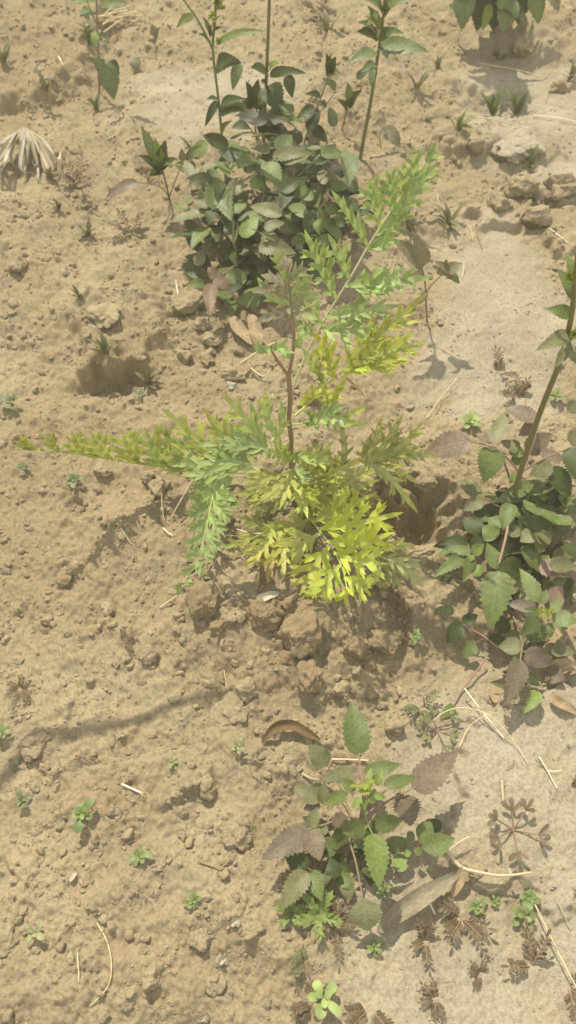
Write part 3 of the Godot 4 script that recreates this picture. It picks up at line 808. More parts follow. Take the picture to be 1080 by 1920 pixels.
	# leaves on the upper stem, held clear of the ground
	var rows := [[1070, 626, 0.03, 1006, 656, 0.07, 32, "weed_grey"], [1075, 592, 0.03, 1022, 578, 0.02, 26, "weed_green"], [1068, 640, 0.03, 1092, 690, 0.07, 44, "weed_grey"], [1076, 560, 0.03, 1046, 502, 0.0, 26, "weed_green"], [1060, 655, 0.03, 1040, 690, 0.06, 20, "weed_grey"], [1078, 530, 0.035, 1060, 470, 0.0, 18, "weed_green"]]
	for r in rows:
		var b := MB.new()
		var a := upright(r[0], r[1], z + r[2])
		blade(b, a, upright(r[3], r[4], z + r[5]), Vector3(0.1, 0.9, 0.4), r[6] * per_px(a), 0, 0.07, 0.2, 0.08, C[r[7]], C[r[7]], 18, 5)
		part("leaf", b, M.weed, w)
	for r in [[1070, 522], [1074, 625], [1064, 516]]:
		var b := MB.new()
		var a := upright(r[0], r[1], z + 0.035)
		for k in 12:
			var d := Vector3(rng.randfn(), rng.randfn() + 0.7, rng.randfn()).normalized()
			blade(b, a, a + d * 0.009, Vector3(0.3, 0.4, 0.8), 0.005, 1, 0, 0.4, 0.1, jig(C.bud, 0.2), jig(C.bud, 0.2), 5, 3)
		part("bud", b, M.weed, w)


func raised(root: Node3D, z: float, rows: Array, serr := 0.06) -> void:   # leaves on upright stems: pixel, pixel, nearer
	for r in rows:
		var b := MB.new()
		var a := upright(r[0], r[1], z + r[2])
		blade(b, a, upright(r[3], r[4], z + r[5]), Vector3(rng.randf_range(-0.2, 0.2), 0.85, 0.45), r[6] * per_px(a), 0, serr, rng.randf_range(0.15, 0.35), 0.09, C[r[7]], C[r[7]], 18, 5)
		part("leaf", b, M.weed, root)


func raised_stem(root: Node3D, z: float, r0: float, r1: float, kind: String, px: Array) -> void:
	var m := MB.new()
	tube(m, smooth(pts_at(px, z), 4), r0 * 0.001, r1 * 0.001, C[kind], C[kind], 7)
	part("stem", m, M.stalk, root)


func raised_buds(root: Node3D, z: float, rows: Array) -> void:
	for r in rows:
		var b := MB.new()
		var a := upright(r[0], r[1], z + r[2])
		for k in 14:
			var d := Vector3(rng.randfn(), rng.randfn() + 0.6, rng.randfn()).normalized()
			blade(b, a, a + d * r[3] * 0.001, Vector3(0.3, 0.4, 0.8), r[3] * 0.0005, 1, 0, 0.4, 0.1, jig(C[r[4]], 0.2), jig(C[r[4]], 0.2), 5, 3)
		part("bud", b, M.weed, root)


func make_back_weeds() -> void:
	# the dense clump behind the sapling
	var w := thing("broadleaf_weed", "dense dark green clump of leaves directly behind the sapling", "weed", spot(490, 500), "toothed broad-leaved weeds")
	stems_of(w, [[2.2, 1.2, "stem_purple", 470, 480, 0.02, 440, 465, 0.08, 438, 412, 0.13], [2.2, 1.4, "stem_purple", 480, 470, 0.02, 430, 505, 0.06, 400, 530, 0.07], [2.0, 1.4, "stem_purple", 580, 440, 0.06, 590, 405, 0.09, 612, 375, 0.11],
			[2.2, 1.5, "stem_grey", 540, 350, 0.10, 570, 320, 0.12, 600, 290, 0.14], [2.2, 1.4, "stem_grey", 440, 350, 0.10, 500, 310, 0.14, 520, 294, 0.15], [2.2, 1.4, "stem_purple", 500, 460, 0.01, 490, 400, 0.08, 505, 300, 0.14],
			[2.0, 1.2, "stem_purple", 500, 490, 0.01, 480, 470, 0.06, 484, 458, 0.09], [2.0, 1.2, "stem_green", 480, 480, 0.01, 420, 420, 0.09, 402, 392, 0.12]])
	leaves_of(w, [[510, 295, 0.15, 594, 289, 0.15, 32, "weed_grey"], [506, 286, 0.15, 468, 276, 0.14, 28, "weed_grey"], [520, 284, 0.15, 548, 252, 0.16, 38, "weed_cool"], [500, 304, 0.15, 526, 358, 0.13, 42, "weed_green"], [496, 304, 0.14, 492, 340, 0.13, 24, "weed_green"],
			[386, 400, 0.11, 316, 417, 0.10, 36, "weed_grey"], [398, 394, 0.12, 406, 308, 0.14, 38, "weed_green"], [396, 388, 0.12, 362, 372, 0.12, 30, "weed_grey"], [404, 398, 0.12, 390, 420, 0.11, 36, "weed_dark"], [412, 352, 0.13, 434, 414, 0.12, 44, "weed_cool"], [352, 392, 0.10, 322, 388, 0.10, 24, "weed_green"],
			[436, 366, 0.12, 452, 330, 0.13, 34, "weed_grey"], [438, 400, 0.12, 462, 380, 0.12, 30, "weed_green"], [455, 446, 0.10, 484, 404, 0.11, 36, "weed_bright"], [440, 440, 0.10, 420, 420, 0.10, 32, "weed_dark"], [484, 462, 0.09, 557, 474, 0.08, 44, "weed_grey"], [490, 452, 0.09, 520, 440, 0.09, 26, "weed_grey"],
			[480, 465, 0.08, 500, 492, 0.07, 24, "weed_grey"], [397, 531, 0.07, 393, 591, 0.06, 30, "weed_brown"], [402, 522, 0.07, 436, 546, 0.06, 34, "weed_brown"], [404, 517, 0.07, 390, 500, 0.07, 24, "weed_brown"], [654, 284, 0.13, 654, 347, 0.11, 42, "weed_cool"], [602, 292, 0.14, 645, 286, 0.13, 38, "weed_green"],
			[560, 300, 0.12, 590, 335, 0.11, 34, "weed_dark"], [470, 350, 0.12, 500, 336, 0.12, 34, "weed_bright"], [378, 340, 0.10, 350, 352, 0.10, 26, "weed_grey"], [430, 330, 0.12, 400, 300, 0.12, 28, "weed_green"], [370, 500, 0.05, 380, 470, 0.05, 26, "weed_grey"], [380, 460, 0.05, 372, 440, 0.05, 22, "weed_grey"]])
	fill_leaves(w, 56, 500, 430, 130, 110, 0.01, 0.07, 24, 38, ["weed_dark", "weed_deep_shade", "weed_deep_shade"])  # near-black leaves low down paint in the deep shade inside the clump
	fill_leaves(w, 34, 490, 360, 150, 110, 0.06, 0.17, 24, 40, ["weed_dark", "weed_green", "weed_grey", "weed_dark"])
	fill_leaves(w, 34, 610, 380, 70, 90, 0.01, 0.09, 24, 36, ["weed_dark", "weed_deep_shade", "weed_deep_shade", "weed_green"])
	fill_leaves(w, 30, 530, 270, 110, 60, 0.03, 0.16, 22, 36, ["weed_dark", "weed_deep_shade", "weed_dark", "weed_green"])
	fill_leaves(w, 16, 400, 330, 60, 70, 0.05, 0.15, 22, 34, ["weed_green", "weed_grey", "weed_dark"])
	fill_leaves(w, 34, 450, 510, 90, 60, 0.005, 0.05, 22, 36, ["weed_dark", "weed_deep_shade", "weed_green"])
	fill_leaves(w, 14, 585, 395, 60, 70, 0.06, 0.10, 24, 32, ["weed_green", "weed_green", "weed_grey"], 4, 0.0)
	# tall stems that rise out of it
	var foot := spot(424, 345)
	w = thing("tall_weed", "tall weed with a green bent stem and yellowish buds, left one behind the clump", "weed", foot, "tall stemmed weeds behind the clump")
	raised_stem(w, foot.z, 3.2, 2.4, "stem_green", [424, 345, 0, 418, 280, 0, 410, 190, 0, 399, 95, 0, 403, 40, 0, 406, -60, 0])
	raised_stem(w, foot.z, 2.2, 1.6, "stem_green", [398, 92, 0, 388, 70, 0, 366, 30, 0.01, 338, -8, 0.02])
	raised(w, foot.z, [[406, 82, 0, 497, 56, 0.03, 22, "weed_green"], [405, 128, 0, 452, 116, 0.04, 36, "weed_dark"], [450, 118, 0.02, 436, 170, 0.05, 22, "weed_cool"], [412, 208, 0, 466, 205, 0.04, 38, "weed_dark"], [414, 196, 0, 462, 186, 0.03, 22, "weed_dark"], [408, 188, 0, 384, 238, 0.03, 16, "weed_dark"], [408, 185, 0, 388, 186, 0.02, 12, "weed_dark"], [395, 70, 0, 380, 30, 0.01, 14, "weed_cool"], [398, 70, 0, 384, 46, 0.02, 12, "weed_green"], [396, 62, 0, 412, 28, 0.02, 12, "weed_green"], [362, 28, 0.01, 330, 52, 0.04, 16, "weed_green"], [392, 80, 0, 372, 62, 0.02, 12, "weed_green"], [400, 60, 0, 420, 50, 0.02, 10, "weed_green"], [415, 250, 0, 432, 226, 0.02, 14, "weed_green"], [404, 20, 0, 428, -10, 0.02, 18, "weed_green"]])
	raised_buds(w, foot.z, [[406, 4, 0, 14, "bud"], [398, 30, 0, 10, "bud"], [410, 78, 0.005, 9, "bud"], [418, 18, 0, 9, "bud"]])
	foot = spot(494, 262)
	w = thing("tall_weed", "tall straight stalk with drooping dark leaves near its foot, middle one behind the clump", "weed", foot, "tall stemmed weeds behind the clump")
	raised_stem(w, foot.z, 4.2, 3.0, "stem_olive", [494, 262, 0, 497, 200, 0, 501, 110, 0, 505, 0, 0, 508, -120, 0, 510, -330, 0, 514, -480, 0.02])
	raised(w, foot.z, [[500, 136, 0, 470, 126, 0.03, 30, "weed_dark"], [503, 160, 0, 525, 212, 0.06, 44, "weed_dark"], [505, 140, 0, 574, 136, 0.04, 20, "weed_dark"], [540, 140, 0.03, 548, 184, 0.06, 22, "weed_dark"], [497, 170, 0, 490, 150, 0.03, 22, "weed_dark"], [498, 165, 0, 486, 200, 0.03, 20, "weed_green"], [505, 130, 0, 522, 118, 0.03, 18, "weed_bright"], [495, 222, 0, 520, 270, 0.05, 44, "weed_deep_shade"], [495, 225, 0, 540, 225, 0.03, 40, "weed_deep_shade"], [493, 240, 0, 550, 262, 0.05, 40, "weed_deep_shade"]])
	for k in 26:                         # its leafy top, above the picture
		var y := rng.randf_range(-500, -300)
		var a := rng.randf() * TAU
		raised(w, foot.z, [[508, y, 0, 508 + cos(a) * 90, y + rng.randf_range(-30, 50), sin(a) * 0.09, 38, "weed_green"]])
	foot = spot(480, 262)
	w = thing("broadleaf_weed", "small upright shoot with dark pointed leaves, left beside the tall straight stalk", "weed", foot, "toothed broad-leaved weeds")
	raised_stem(w, foot.z, 2.6, 1.8, "stem_green", [482, 268, 0, 478, 235, 0, 473, 195, 0])
	raised_stem(w, foot.z, 1.8, 1.2, "stem_green", [484, 262, 0, 488, 230, 0.01, 494, 205, 0.01])
	raised_stem(w, foot.z, 1.6, 1.0, "stem_green", [480, 258, 0, 465, 235, 0.01, 452, 222, 0.02])
	raised(w, foot.z, [[474, 200, 0, 462, 152, 0.0, 26, "weed_dark"], [475, 200, 0, 484, 148, 0.0, 26, "weed_dark"], [472, 206, 0, 450, 186, 0.02, 24, "weed_dark"], [478, 205, 0, 494, 170, 0.01, 20, "weed_green"], [466, 236, 0.01, 434, 240, 0.03, 26, "weed_dark"], [488, 210, 0.01, 500, 176, 0.01, 18, "weed_dark"]])
	foot = spot(676, 300)
	w = thing("tall_weed", "tall thick stalk leaning right with a pale flower bud, right one behind the clump", "weed", foot, "tall stemmed weeds behind the clump")
	raised_stem(w, foot.z, 5.0, 2.8, "stem_olive", [675, 300, 0, 684, 250, 0, 697, 180, 0, 709, 100, 0, 720, 20, 0, 726, -80, 0])
	raised(w, foot.z, [[711, 88, 0, 806, 96, 0.03, 36, "weed_cool"], [708, 70, 0, 670, 58, 0.02, 26, "weed_dark"], [706, 98, 0, 652, 118, 0.05, 26, "weed_cool"], [712, 75, 0, 745, 52, 0.02, 22, "weed_green"], [716, 60, 0, 758, 62, 0.01, 16, "weed_green"], [712, 55, 0, 690, 10, 0.01, 20, "weed_green"], [718, 30, 0, 742, 2, 0.01, 24, "weed_green"], [704, 60, 0, 672, 40, 0.03, 20, "weed_green"], [702, 128, 0, 694, 162, 0.03, 16, "weed_cool"], [704, 120, 0, 676, 135, 0.04, 18, "weed_cool"], [720, 10, 0, 780, -4, 0.03, 26, "weed_green"], [718, 20, 0, 676, -10, 0.03, 24, "weed_green"], [712, 92, 0, 728, 112, 0.05, 18, "weed_cool"]])
	raised_buds(w, foot.z, [[698, 36, 0.01, 17, "bud_pale"], [707, 72, 0.005, 9, "bud"]])
	foot = spot(570, 268)
	w = thing("broadleaf_weed", "thin branching shoot with small dark leaves, between the two right tall stalks", "weed", foot, "toothed broad-leaved weeds")
	raised_stem(w, foot.z, 2.2, 1.4, "stem_olive", [569, 270, 0, 585, 228, 0, 602, 182, 0, 616, 140, 0, 620, 100, 0])
	raised_stem(w, foot.z, 1.4, 1.0, "stem_olive", [585, 228, 0, 612, 196, 0.01, 630, 168, 0.01])
	raised_stem(w, foot.z, 1.2, 0.9, "stem_olive", [578, 250, 0, 572, 215, 0.01, 592, 165, 0.01])
	raised(w, foot.z, [[616, 140, 0, 612, 100, 0, 24, "weed_dark"], [618, 134, 0, 630, 106, 0, 20, "weed_dark"], [602, 180, 0, 572, 176, 0.02, 14, "weed_dark"], [590, 200, 0, 556, 222, 0.03, 20, "weed_dark"], [630, 168, 0.01, 604, 146, 0.02, 14, "weed_green"], [600, 190, 0, 612, 202, 0.02, 14, "weed_dark"], [618, 136, 0, 640, 140, 0.02, 14, "weed_green"]])
	foot = spot(642, 242)
	w = thing("broadleaf_weed", "short twin-leaved shoot on bare soil, left beside the leaning stalk", "weed", foot, "toothed broad-leaved weeds")
	raised_stem(w, foot.z, 2.0, 1.4, "stem_olive", [641, 246, 0, 648, 215, 0, 655, 185, 0])
	raised_stem(w, foot.z, 1.3, 0.9, "stem_olive", [648, 215, 0, 668, 180, 0, 690, 150, 0])
	raised(w, foot.z, [[650, 206, 0, 633, 186, 0.01, 18, "weed_dark"], [652, 200, 0, 678, 168, 0.01, 22, "weed_dark"], [655, 186, 0, 652, 154, 0, 16, "weed_green"], [668, 146, 0.01, 700, 128, 0.01, 18, "weed_dark"]])
	# grey purple plant to the right of the sapling
	foot = spot(801, 602)
	w = thing("broadleaf_weed", "dusty purple weed with drooping grey leaves, right of the sapling's tall leaf", "weed", foot, "toothed broad-leaved weeds")
	raised_stem(w, foot.z, 2.2, 1.5, "stem_purple", [801, 604, 0, 799, 570, 0, 797, 530, 0, 790, 498, 0])
	raised_stem(w, foot.z, 1.5, 1.0, "stem_purple", [798, 548, 0, 815, 528, 0, 838, 508, 0])
	raised(w, foot.z, [[792, 505, 0, 734, 446, 0.01, 40, "weed_dust"], [794, 500, 0, 776, 440, 0, 36, "weed_dust"], [797, 520, 0, 756, 520, 0.02, 22, "weed_dust"], [838, 508, 0, 868, 494, 0, 24, "weed_dust"], [826, 516, 0, 838, 486, 0, 22, "weed_dust"], [838, 510, 0, 862, 532, 0.02, 20, "weed_green"], [800, 545, 0, 786, 572, 0.02, 14, "weed_dust"], [845, 512, 0, 815, 490, 0.01, 20, "weed_dust"], [700, 240, 0, 718, 222, 0, 10, "weed_dust"]].slice(0, 8))
	foot = spot(716, 275)
	w = thing("broadleaf_weed", "limp grey leaf on a thin stalk, leaning away from the thick leaning stem", "weed", foot, "toothed broad-leaved weeds")
	raised_stem(w, foot.z, 1.6, 1.0, "stem_grey", [716, 288, 0, 712, 255, 0, 722, 232, 0])
	raised(w, foot.z, [[718, 240, 0, 752, 276, 0.03, 30, "weed_dust"], [722, 232, 0, 700, 236, 0.02, 18, "weed_dust"]])
	# small plant to the left of the clump
	foot = spot(318, 372)
	w = thing("broadleaf_weed", "young weed with a green leaf rosette and one long purple leaf, left of the clump", "weed", foot, "toothed broad-leaved weeds")
	raised_stem(w, foot.z, 2.4, 1.8, "stem_olive", [318, 376, 0, 312, 348, 0, 304, 318, 0])
	raised_stem(w, foot.z, 1.6, 1.1, "stem_purple", [318, 368, 0, 330, 335, 0, 346, 302, 0])
	raised_stem(w, foot.z, 1.5, 1.0, "stem_purple", [318, 372, 0, 300, 350, 0.02, 258, 342, 0.03])
	raised(w, foot.z, [[302, 316, 0, 290, 258, 0, 24, "weed_bright"], [302, 314, 0, 310, 262, 0, 26, "weed_dark"], [300, 318, 0, 260, 290, 0.02, 22, "weed_dark"], [304, 318, 0, 332, 296, 0.02, 24, "weed_dark"], [302, 322, 0, 280, 330, 0.04, 20, "weed_dark"], [304, 320, 0, 318, 306, 0.04, 22, "weed_green"], [290, 296, 0, 264, 236, -0.02, 22, "weed_cool"], [260, 342, 0.03, 196, 371, 0.05, 26, "weed_purple"], [346, 302, 0, 372, 288, 0, 18, "weed_purple"], [346, 302, 0, 340, 278, 0, 16, "weed_purple"], [350, 300, 0, 378, 270, 0, 14, "weed_green"]])
	# top edge
	foot = spot(925, 62)
	w = thing("broadleaf_weed", "large leafy weed cut off by the top edge, with pale veined leaves", "weed", foot, "toothed broad-leaved weeds")
	raised_stem(w, foot.z, 4.0, 3.0, "stem_green", [925, 66, 0, 925, 20, 0, 930, -90, 0])
	raised_stem(w, foot.z, 2.0, 1.5, "stem_green", [925, 40, 0, 948, 10, 0.02, 956, -20, 0.03])
	raised(w, foot.z, [[872, -22, 0.03, 866, 58, 0.09, 42, "weed_cool"], [905, -10, 0.02, 894, 60, 0.06, 40, "weed_dark"], [958, -4, 0.04, 942, 64, 0.08, 40, "weed_cool"], [918, 8, 0.05, 904, 58, 0.08, 20, "weed_bright"], [972, -20, 0.02, 972, 46, 0.04, 46, "weed_dark"], [1000, -14, 0.03, 1010, 46, 0.06, 34, "weed_green"], [934, 0, 0.05, 944, 18, 0.06, 26, "weed_bright"], [925, 0, 0.01, 925, 58, 0.03, 40, "weed_dark"], [880, -30, 0, 850, 20, 0.05, 36, "weed_dark"], [1010, -30, 0.0, 1050, 22, 0.04, 38, "weed_dust"]])
	for k in 30:
		var a := rng.randf() * TAU
		var y := rng.randf_range(-130, 8)
		raised(w, foot.z, [[928, y, 0, 928 + cos(a) * 90, y + rng.randf_range(-20, 50), sin(a) * 0.12, 44, ["weed_green", "weed_dark", "weed_cool"][k % 3]]])
	foot = spot(185, 174)
	w = thing("broadleaf_weed", "thin stemmed weed with one big hanging oval leaf, top left", "weed", foot, "toothed broad-leaved weeds")
	raised_stem(w, foot.z, 2.8, 2.0, "stem_purple", [186, 178, 0, 184, 110, 0, 182, 40, 0, 180, -60, 0])
	raised_stem(w, foot.z, 1.4, 1.0, "stem_purple", [183, 50, 0, 170, 20, 0.02, 160, -10, 0.03])
	raised_stem(w, foot.z, 1.4, 1.0, "stem_grey", [185, 108, 0, 198, 112, 0.02, 203, 122, 0.03])
	raised(w, foot.z, [[200, 118, 0.03, 214, 188, 0.07, 38, "weed_cool"], [187, 104, 0, 190, 145, 0.03, 22, "weed_cool"], [202, 116, 0.02, 224, 140, 0.04, 24, "weed_dark"], [184, 70, 0, 202, 74, 0.02, 22, "weed_dark"], [182, 78, 0, 164, 88, 0.02, 26, "weed_dark"], [176, 20, 0.01, 150, 30, 0.05, 26, "weed_cool"], [185, 10, 0, 240, 6, 0.03, 26, "weed_green"], [180, 0, 0, 130, 4, 0.04, 22, "weed_green"], [182, 60, 0, 176, 92, 0.03, 18, "weed_bright"]])
	foot = spot(294, 112)
	w = thing("broadleaf_weed", "spindly twig-like weed with one grey leaf hanging at its left, near the top left", "weed", foot, "toothed broad-leaved weeds")
	raised_stem(w, foot.z, 1.5, 1.0, "stem_grey", [294, 114, 0, 292, 90, 0, 288, 50, 0])
	raised_stem(w, foot.z, 1.2, 0.8, "stem_grey", [293, 110, 0, 270, 108, 0.02, 252, 108, 0.03])
	raised(w, foot.z, [[252, 108, 0.03, 257, 137, 0.06, 22, "weed_dust"], [290, 66, 0, 284, 44, 0, 16, "weed_dust"], [291, 74, 0, 300, 50, 0, 12, "weed_dust"], [292, 84, 0, 276, 76, 0.02, 12, "weed_dust"]])


# ---------- little plants ----------
func seedling(called: String, label: String, group: String, px: float, py: float, size: float, kind: String, style: int, turn := 0.0) -> void:
	var at := spot(px, py)
	var u := per_px(at)
	var s := size * u
	var w := thing(called, label, "seedling" if style < 2 else "weed", at, group)
	var m := MB.new()
	match style:
		0:                                       # thick round leaves in a rosette
			var n := 4 + rng.randi() % 4
			s *= rng.randf_range(0.85, 1.15)
			tube(m, [at - Vector3(0, 0.006, 0), at + Vector3(0, s * 0.28, 0)], s * 0.045, s * 0.035, C.stem_green, C.stem_green, 6)
			part("stem", m, M.stalk, w)
			for k in n:
				var a := turn + TAU * k / n + rng.randf_range(-0.25, 0.25)
				var d := Vector3(cos(a), 0, sin(a))
				var b := at + Vector3(0, s * rng.randf_range(0.2, 0.36), 0)
				var tip := b + d * s * rng.randf_range(0.30, 0.60) + Vector3(0, s * rng.randf_range(0.0, 0.22), 0)
				var mm := MB.new()
				var kk := jig(C[kind], 0.14)
				blade(mm, b + d * s * 0.05, tip, Vector3.UP - d * rng.randf_range(0, 0.7), s * rng.randf_range(0.19, 0.31), 2, 0, 0.15, 0.12, kk, kk, 10, 5)
				part("leaf", mm, M.succulent, w)
			for k in 3:
				var a := turn + 1.0 + TAU * k / 3.0
				var mm := MB.new()
				var b := at + Vector3(0, s * 0.34, 0)
				blade(mm, b, b + Vector3(cos(a), 0.7, sin(a)) * s * 0.22, Vector3.UP, s * 0.15, 2, 0, 0.2, 0.1, C[kind] * 1.15, C[kind] * 1.15, 8, 3)
				part("leaf", mm, M.succulent, w)
		1:                                       # upright narrow blades
			for k in 6 + rng.randi() % 4:
				var a := turn + rng.randf() * TAU
				var d := Vector3(cos(a), 0, sin(a))
				var mm := MB.new()
				var b := at + d * s * 0.06 - Vector3(0, 0.004, 0)
				var kk := jig(C[kind], 0.16)
				blade(mm, b, b + d * s * rng.randf_range(0.2, 0.6) + Vector3(0, s * rng.randf_range(0.35, 0.85), 0), d * -1 + Vector3(0, 0.6, 0), s * rng.randf_range(0.12, 0.19), 1, 0, 0.3, rng.randf_range(0.05, 0.2), kk * 0.9, kk, 10, 5)
				part("leaf", mm, M.weed, w)
		2, 3:                                    # feathery sprays of small leaves in pairs; 3 lies flatter and is smaller leaved
			for q in 3 + rng.randi() % 4:
				var a := turn + rng.randf() * TAU * 0.85
				var rise := rng.randf_range(0.35, 0.9) if style == 2 else rng.randf_range(0.2, 0.6)
				var d := Vector3(cos(a), rise, sin(a)).normalized()
				var len := s * rng.randf_range(0.45, 0.72)
				var st := [at - Vector3(0, 0.003, 0), at + d * len * 0.5 + Vector3(0, len * 0.08, 0), at + d * len]
				var b := MB.new()
				tube(b, smooth(st, 3), s * 0.018, s * 0.010, C.stem_brown, C[kind], 5)
				var o := part("branch", b, M.stalk, w)
				var pairs := 5 if style == 2 else 6
				for k in pairs + 1:
					for e: float in [-1.0, 1.0]:
						if k == pairs and e > 0: continue
						var t := 0.22 + 0.78 * k / pairs
						var p := along(st, t)
						var side := d.cross(Vector3.UP).normalized() * e
						var dir := (side * 0.85 + d * 0.7 + Vector3(0, rng.randf_range(-0.2, 0.3), 0)).normalized() if k < pairs else d
						var mm := MB.new()
						var kk := jig(C[kind], 0.16)
						blade(mm, p, p + dir * s * rng.randf_range(0.13, 0.22), Vector3.UP + d * 0.3, s * rng.randf_range(0.055, 0.085), 2, 0, 0.25, 0.08, kk, kk, 6, 3)
						part("leaf", mm, M.weed, o)
		4:                                       # leafy spray with broad leaves on reddish stalks
			for q in 6:
				var a := turn + TAU * q / 6.0 + rng.randf_range(-0.3, 0.3)
				var d := Vector3(cos(a), rng.randf_range(0.2, 0.7), sin(a)).normalized()
				var len := s * rng.randf_range(0.25, 0.42)
				var b := MB.new()
				tube(b, [at, at + d * len], s * 0.016, s * 0.012, C.stem_purple, C.stem_purple, 5)
				var o := part("branch", b, M.stalk, w)
				for k in 3:
					var a2 := a + (k - 1) * 0.9
					var dd := Vector3(cos(a2), rng.randf_range(-0.1, 0.4), sin(a2)).normalized()
					var mm := MB.new()
					var kk := jig(C[kind], 0.15)
					blade(mm, at + d * len, at + d * len + dd * s * rng.randf_range(0.16, 0.26), Vector3.UP, s * rng.randf_range(0.06, 0.095), 2, 0, 0.25, 0.08, kk, kk, 8, 3)
					part("leaf", mm, M.weed, o)
		5:                                       # soft lobed light green leaves
			for q in 5:
				var a := turn + TAU * q / 5.0
				var d := Vector3(cos(a), 0.45, sin(a)).normalized()
				var mm := MB.new()
				pinna(mm, [at, at + d * s * 0.25 + Vector3(0, s * 0.08, 0), at + d * s * 0.55], 4, s * 0.2, Vector3(0.02, 1, 0.05), C[kind], C[kind])
				part("leaf", mm, M.weed, w)


func make_seedlings() -> void:
	var g := "thick-leaved green seedlings in the soil"
	for r in [["green round-leaved seedling alone on bare soil, largest at the lower left", 158, 1530, 62, "succ", 0.3], ["round-leaved seedling with one leaf turned pale to the light, below right of the largest", 264, 1610, 48, "succ", 1.0], ["dusty green seedling with a pale speck beside it, under the sapling's long left leaf", 142, 907, 42, "succ_dark", 0.6],
			["grey green seedling left of the one with the pale speck", 48, 884, 40, "succ_dark", 0.1], ["dark small seedling at the left edge, above the long left leaf's tip", 24, 762, 38, "succ_dark", 2.0], ["greyish seedling among crumbs, above the white straw with root hairs", 326, 1434, 36, "succ_grey", 0.9],
			["low crinkled seedling at the left edge of the lower field", 68, 1750, 42, "succ_grey", 0.4], ["tiny bright green seedling left of the long trailing purple leaf's weed", 362, 1692, 34, "succ", 1.4], ["wilted pale seedling on a thin stalk, left of the curled brown leaf", 446, 1404, 34, "succ_grey", 0.2],
			["seedling with three large smooth oval leaves at the bottom edge", 606, 1872, 74, "succ_pale", 0.5], ["small round seedling under the rhombic leaf of the front weed", 704, 1776, 40, "succ", 0.7], ["cluster of oval leaves at the foot of the long leaning straw, lower right", 978, 1720, 66, "succ", 0.0],
			["seedling with folded leaves hanging over the crust edge", 990, 1684, 44, "succ", 1.3], ["small seedling growing through the grey dry leaf", 812, 1672, 36, "succ_grey", 0.2], ["broken green sprig beside the dark feathery weed, lower right", 894, 1700, 36, "succ", 0.9],
			["minute two-leaved seedling on the crust, right of the broken sprig", 928, 1692, 22, "succ", 2.2], ["dark seedling in the shade at the lower left edge", 44, 1505, 40, "succ_dark", 0.9], ["half hidden seedling at the left edge beside a clod", 4, 1378, 36, "succ", 0.0],
			["small seedling with a thin straw lying on it, under the front weed", 638, 1645, 44, "succ", 0.3], ["little seedling in the gap between front weed and dry leaf", 716, 1672, 38, "succ", 0.6], ["tiny green seedling in the hollow behind the loose clods", 266, 742, 24, "succ_dark", 0.3],
			["small green seedling left of the right-hand weed's foot", 830, 1084, 34, "succ", 0.3], ["fresh green seedling beneath the right weed's thick stem", 1040, 750, 44, "succ", 0.0], ["small leafy sprout on bare ground, left of the right weed", 880, 800, 44, "succ_pale", 0.4],
			["green sprout right of the sapling's shadow, on reddish stalk", 778, 1196, 34, "succ", 0.9]]:
		seedling("seedling", r[0], g, r[1], r[2], r[3], r[4], 0, r[5])
	# broad smooth leaves beside the front weed
	var w := thing("smooth_leaf_weed", "smooth bright green plant with broad notched leaves, right beside the front weed", "weed", spot(776, 1586))
	leaves_of(w, [[790, 1590, 0.03, 854, 1572, 0.035, 46, "weed_green", 3], [788, 1582, 0.03, 806, 1534, 0.04, 40, "weed_green", 3], [764, 1584, 0.025, 727, 1580, 0.03, 34, "weed_green"], [756, 1602, 0.015, 744, 1634, 0.02, 36, "weed_bright"], [778, 1590, 0.03, 790, 1602, 0.03, 18, "weed_green"], [772, 1578, 0.035, 768, 1558, 0.04, 18, "weed_green"], [768, 1594, 0.03, 760, 1606, 0.03, 14, "weed_bright"], [800, 1560, 0.02, 826, 1540, 0.02, 30, "weed_dark"]], 4, 0.0, 0.2)
	# upright tufts
	g = "upright green shoots in the upper field"
	for r in [["bright upright shoot left of the long pale straw, upper right", 858, 244, 52, "shoot_green", 0.2], ["green tuft of many blades in front of the top right weed's shadow", 925, 216, 62, "shoot_green", 0.8], ["green tuft right of the many-bladed one, with curled leaves", 968, 212, 60, "shoot_green", 1.9], ["two-leaved green shoot on the cracked block, upper right", 994, 312, 50, "shoot_green", 0.4],
			["green shoot low among the soil, left of the young purple-leaved weed", 166, 440, 46, "shoot_dull", 0.3], ["pale dull shoot above the green shoot, left field", 110, 390, 42, "shoot_dull", 1.2], ["small bluish shoot alone on smooth soil, left of the clump", 150, 556, 36, "shoot_dull", 0.6], ["spidery green shoot growing out of the dark cavity's rim", 200, 662, 56, "shoot_dull", 2.2],
			["brown-stemmed shoot right of the dark cavity", 278, 720, 62, "weed_dust", 0.9], ["green shoot at the right end of the tall leaf's tip, beside a straw", 842, 420, 54, "shoot_dull", 1.1], ["pale green shoot under the big hanging leaf, top left", 182, 204, 40, "shoot_green", 0.1], ["small shoot with a white flower head, top left field", 86, 170, 46, "shoot_dull", 0.4],
			["leafy upright shoot behind the leaning stalk's bright leaf", 782, 165, 62, "shoot_dull", 1.0], ["dull shoot between the tall stems at the very top", 615, 60, 70, "shoot_dull", 0.5], ["shoot with white torn petals beside the top left weed", 166, 70, 44, "shoot_green", 0.7], ["thin shoot at the upper left edge of the field", 6, 118, 60, "shoot_dull", 0.5],
			["narrow shoots at the foot of the top right weed", 935, 110, 52, "shoot_dull", 0.3], ["grass blades at the right edge, inside the loop of straw", 1070, 148, 52, "shoot_dull", 0.6], ["faint shoot right of the leaning stalk, on pale soil", 820, 130, 36, "shoot_dull", 0.2], ["dark green shoot in the gap behind the yellow leaf", 770, 432, 46, "shoot_dull", 0.7],
			["pale twiggy shoot above the young purple-leaved weed", 356, 276, 34, "shoot_dull", 0.7]]:
		seedling("green_shoot", r[0], g, r[1], r[2], r[3], r[4], 1, r[5])
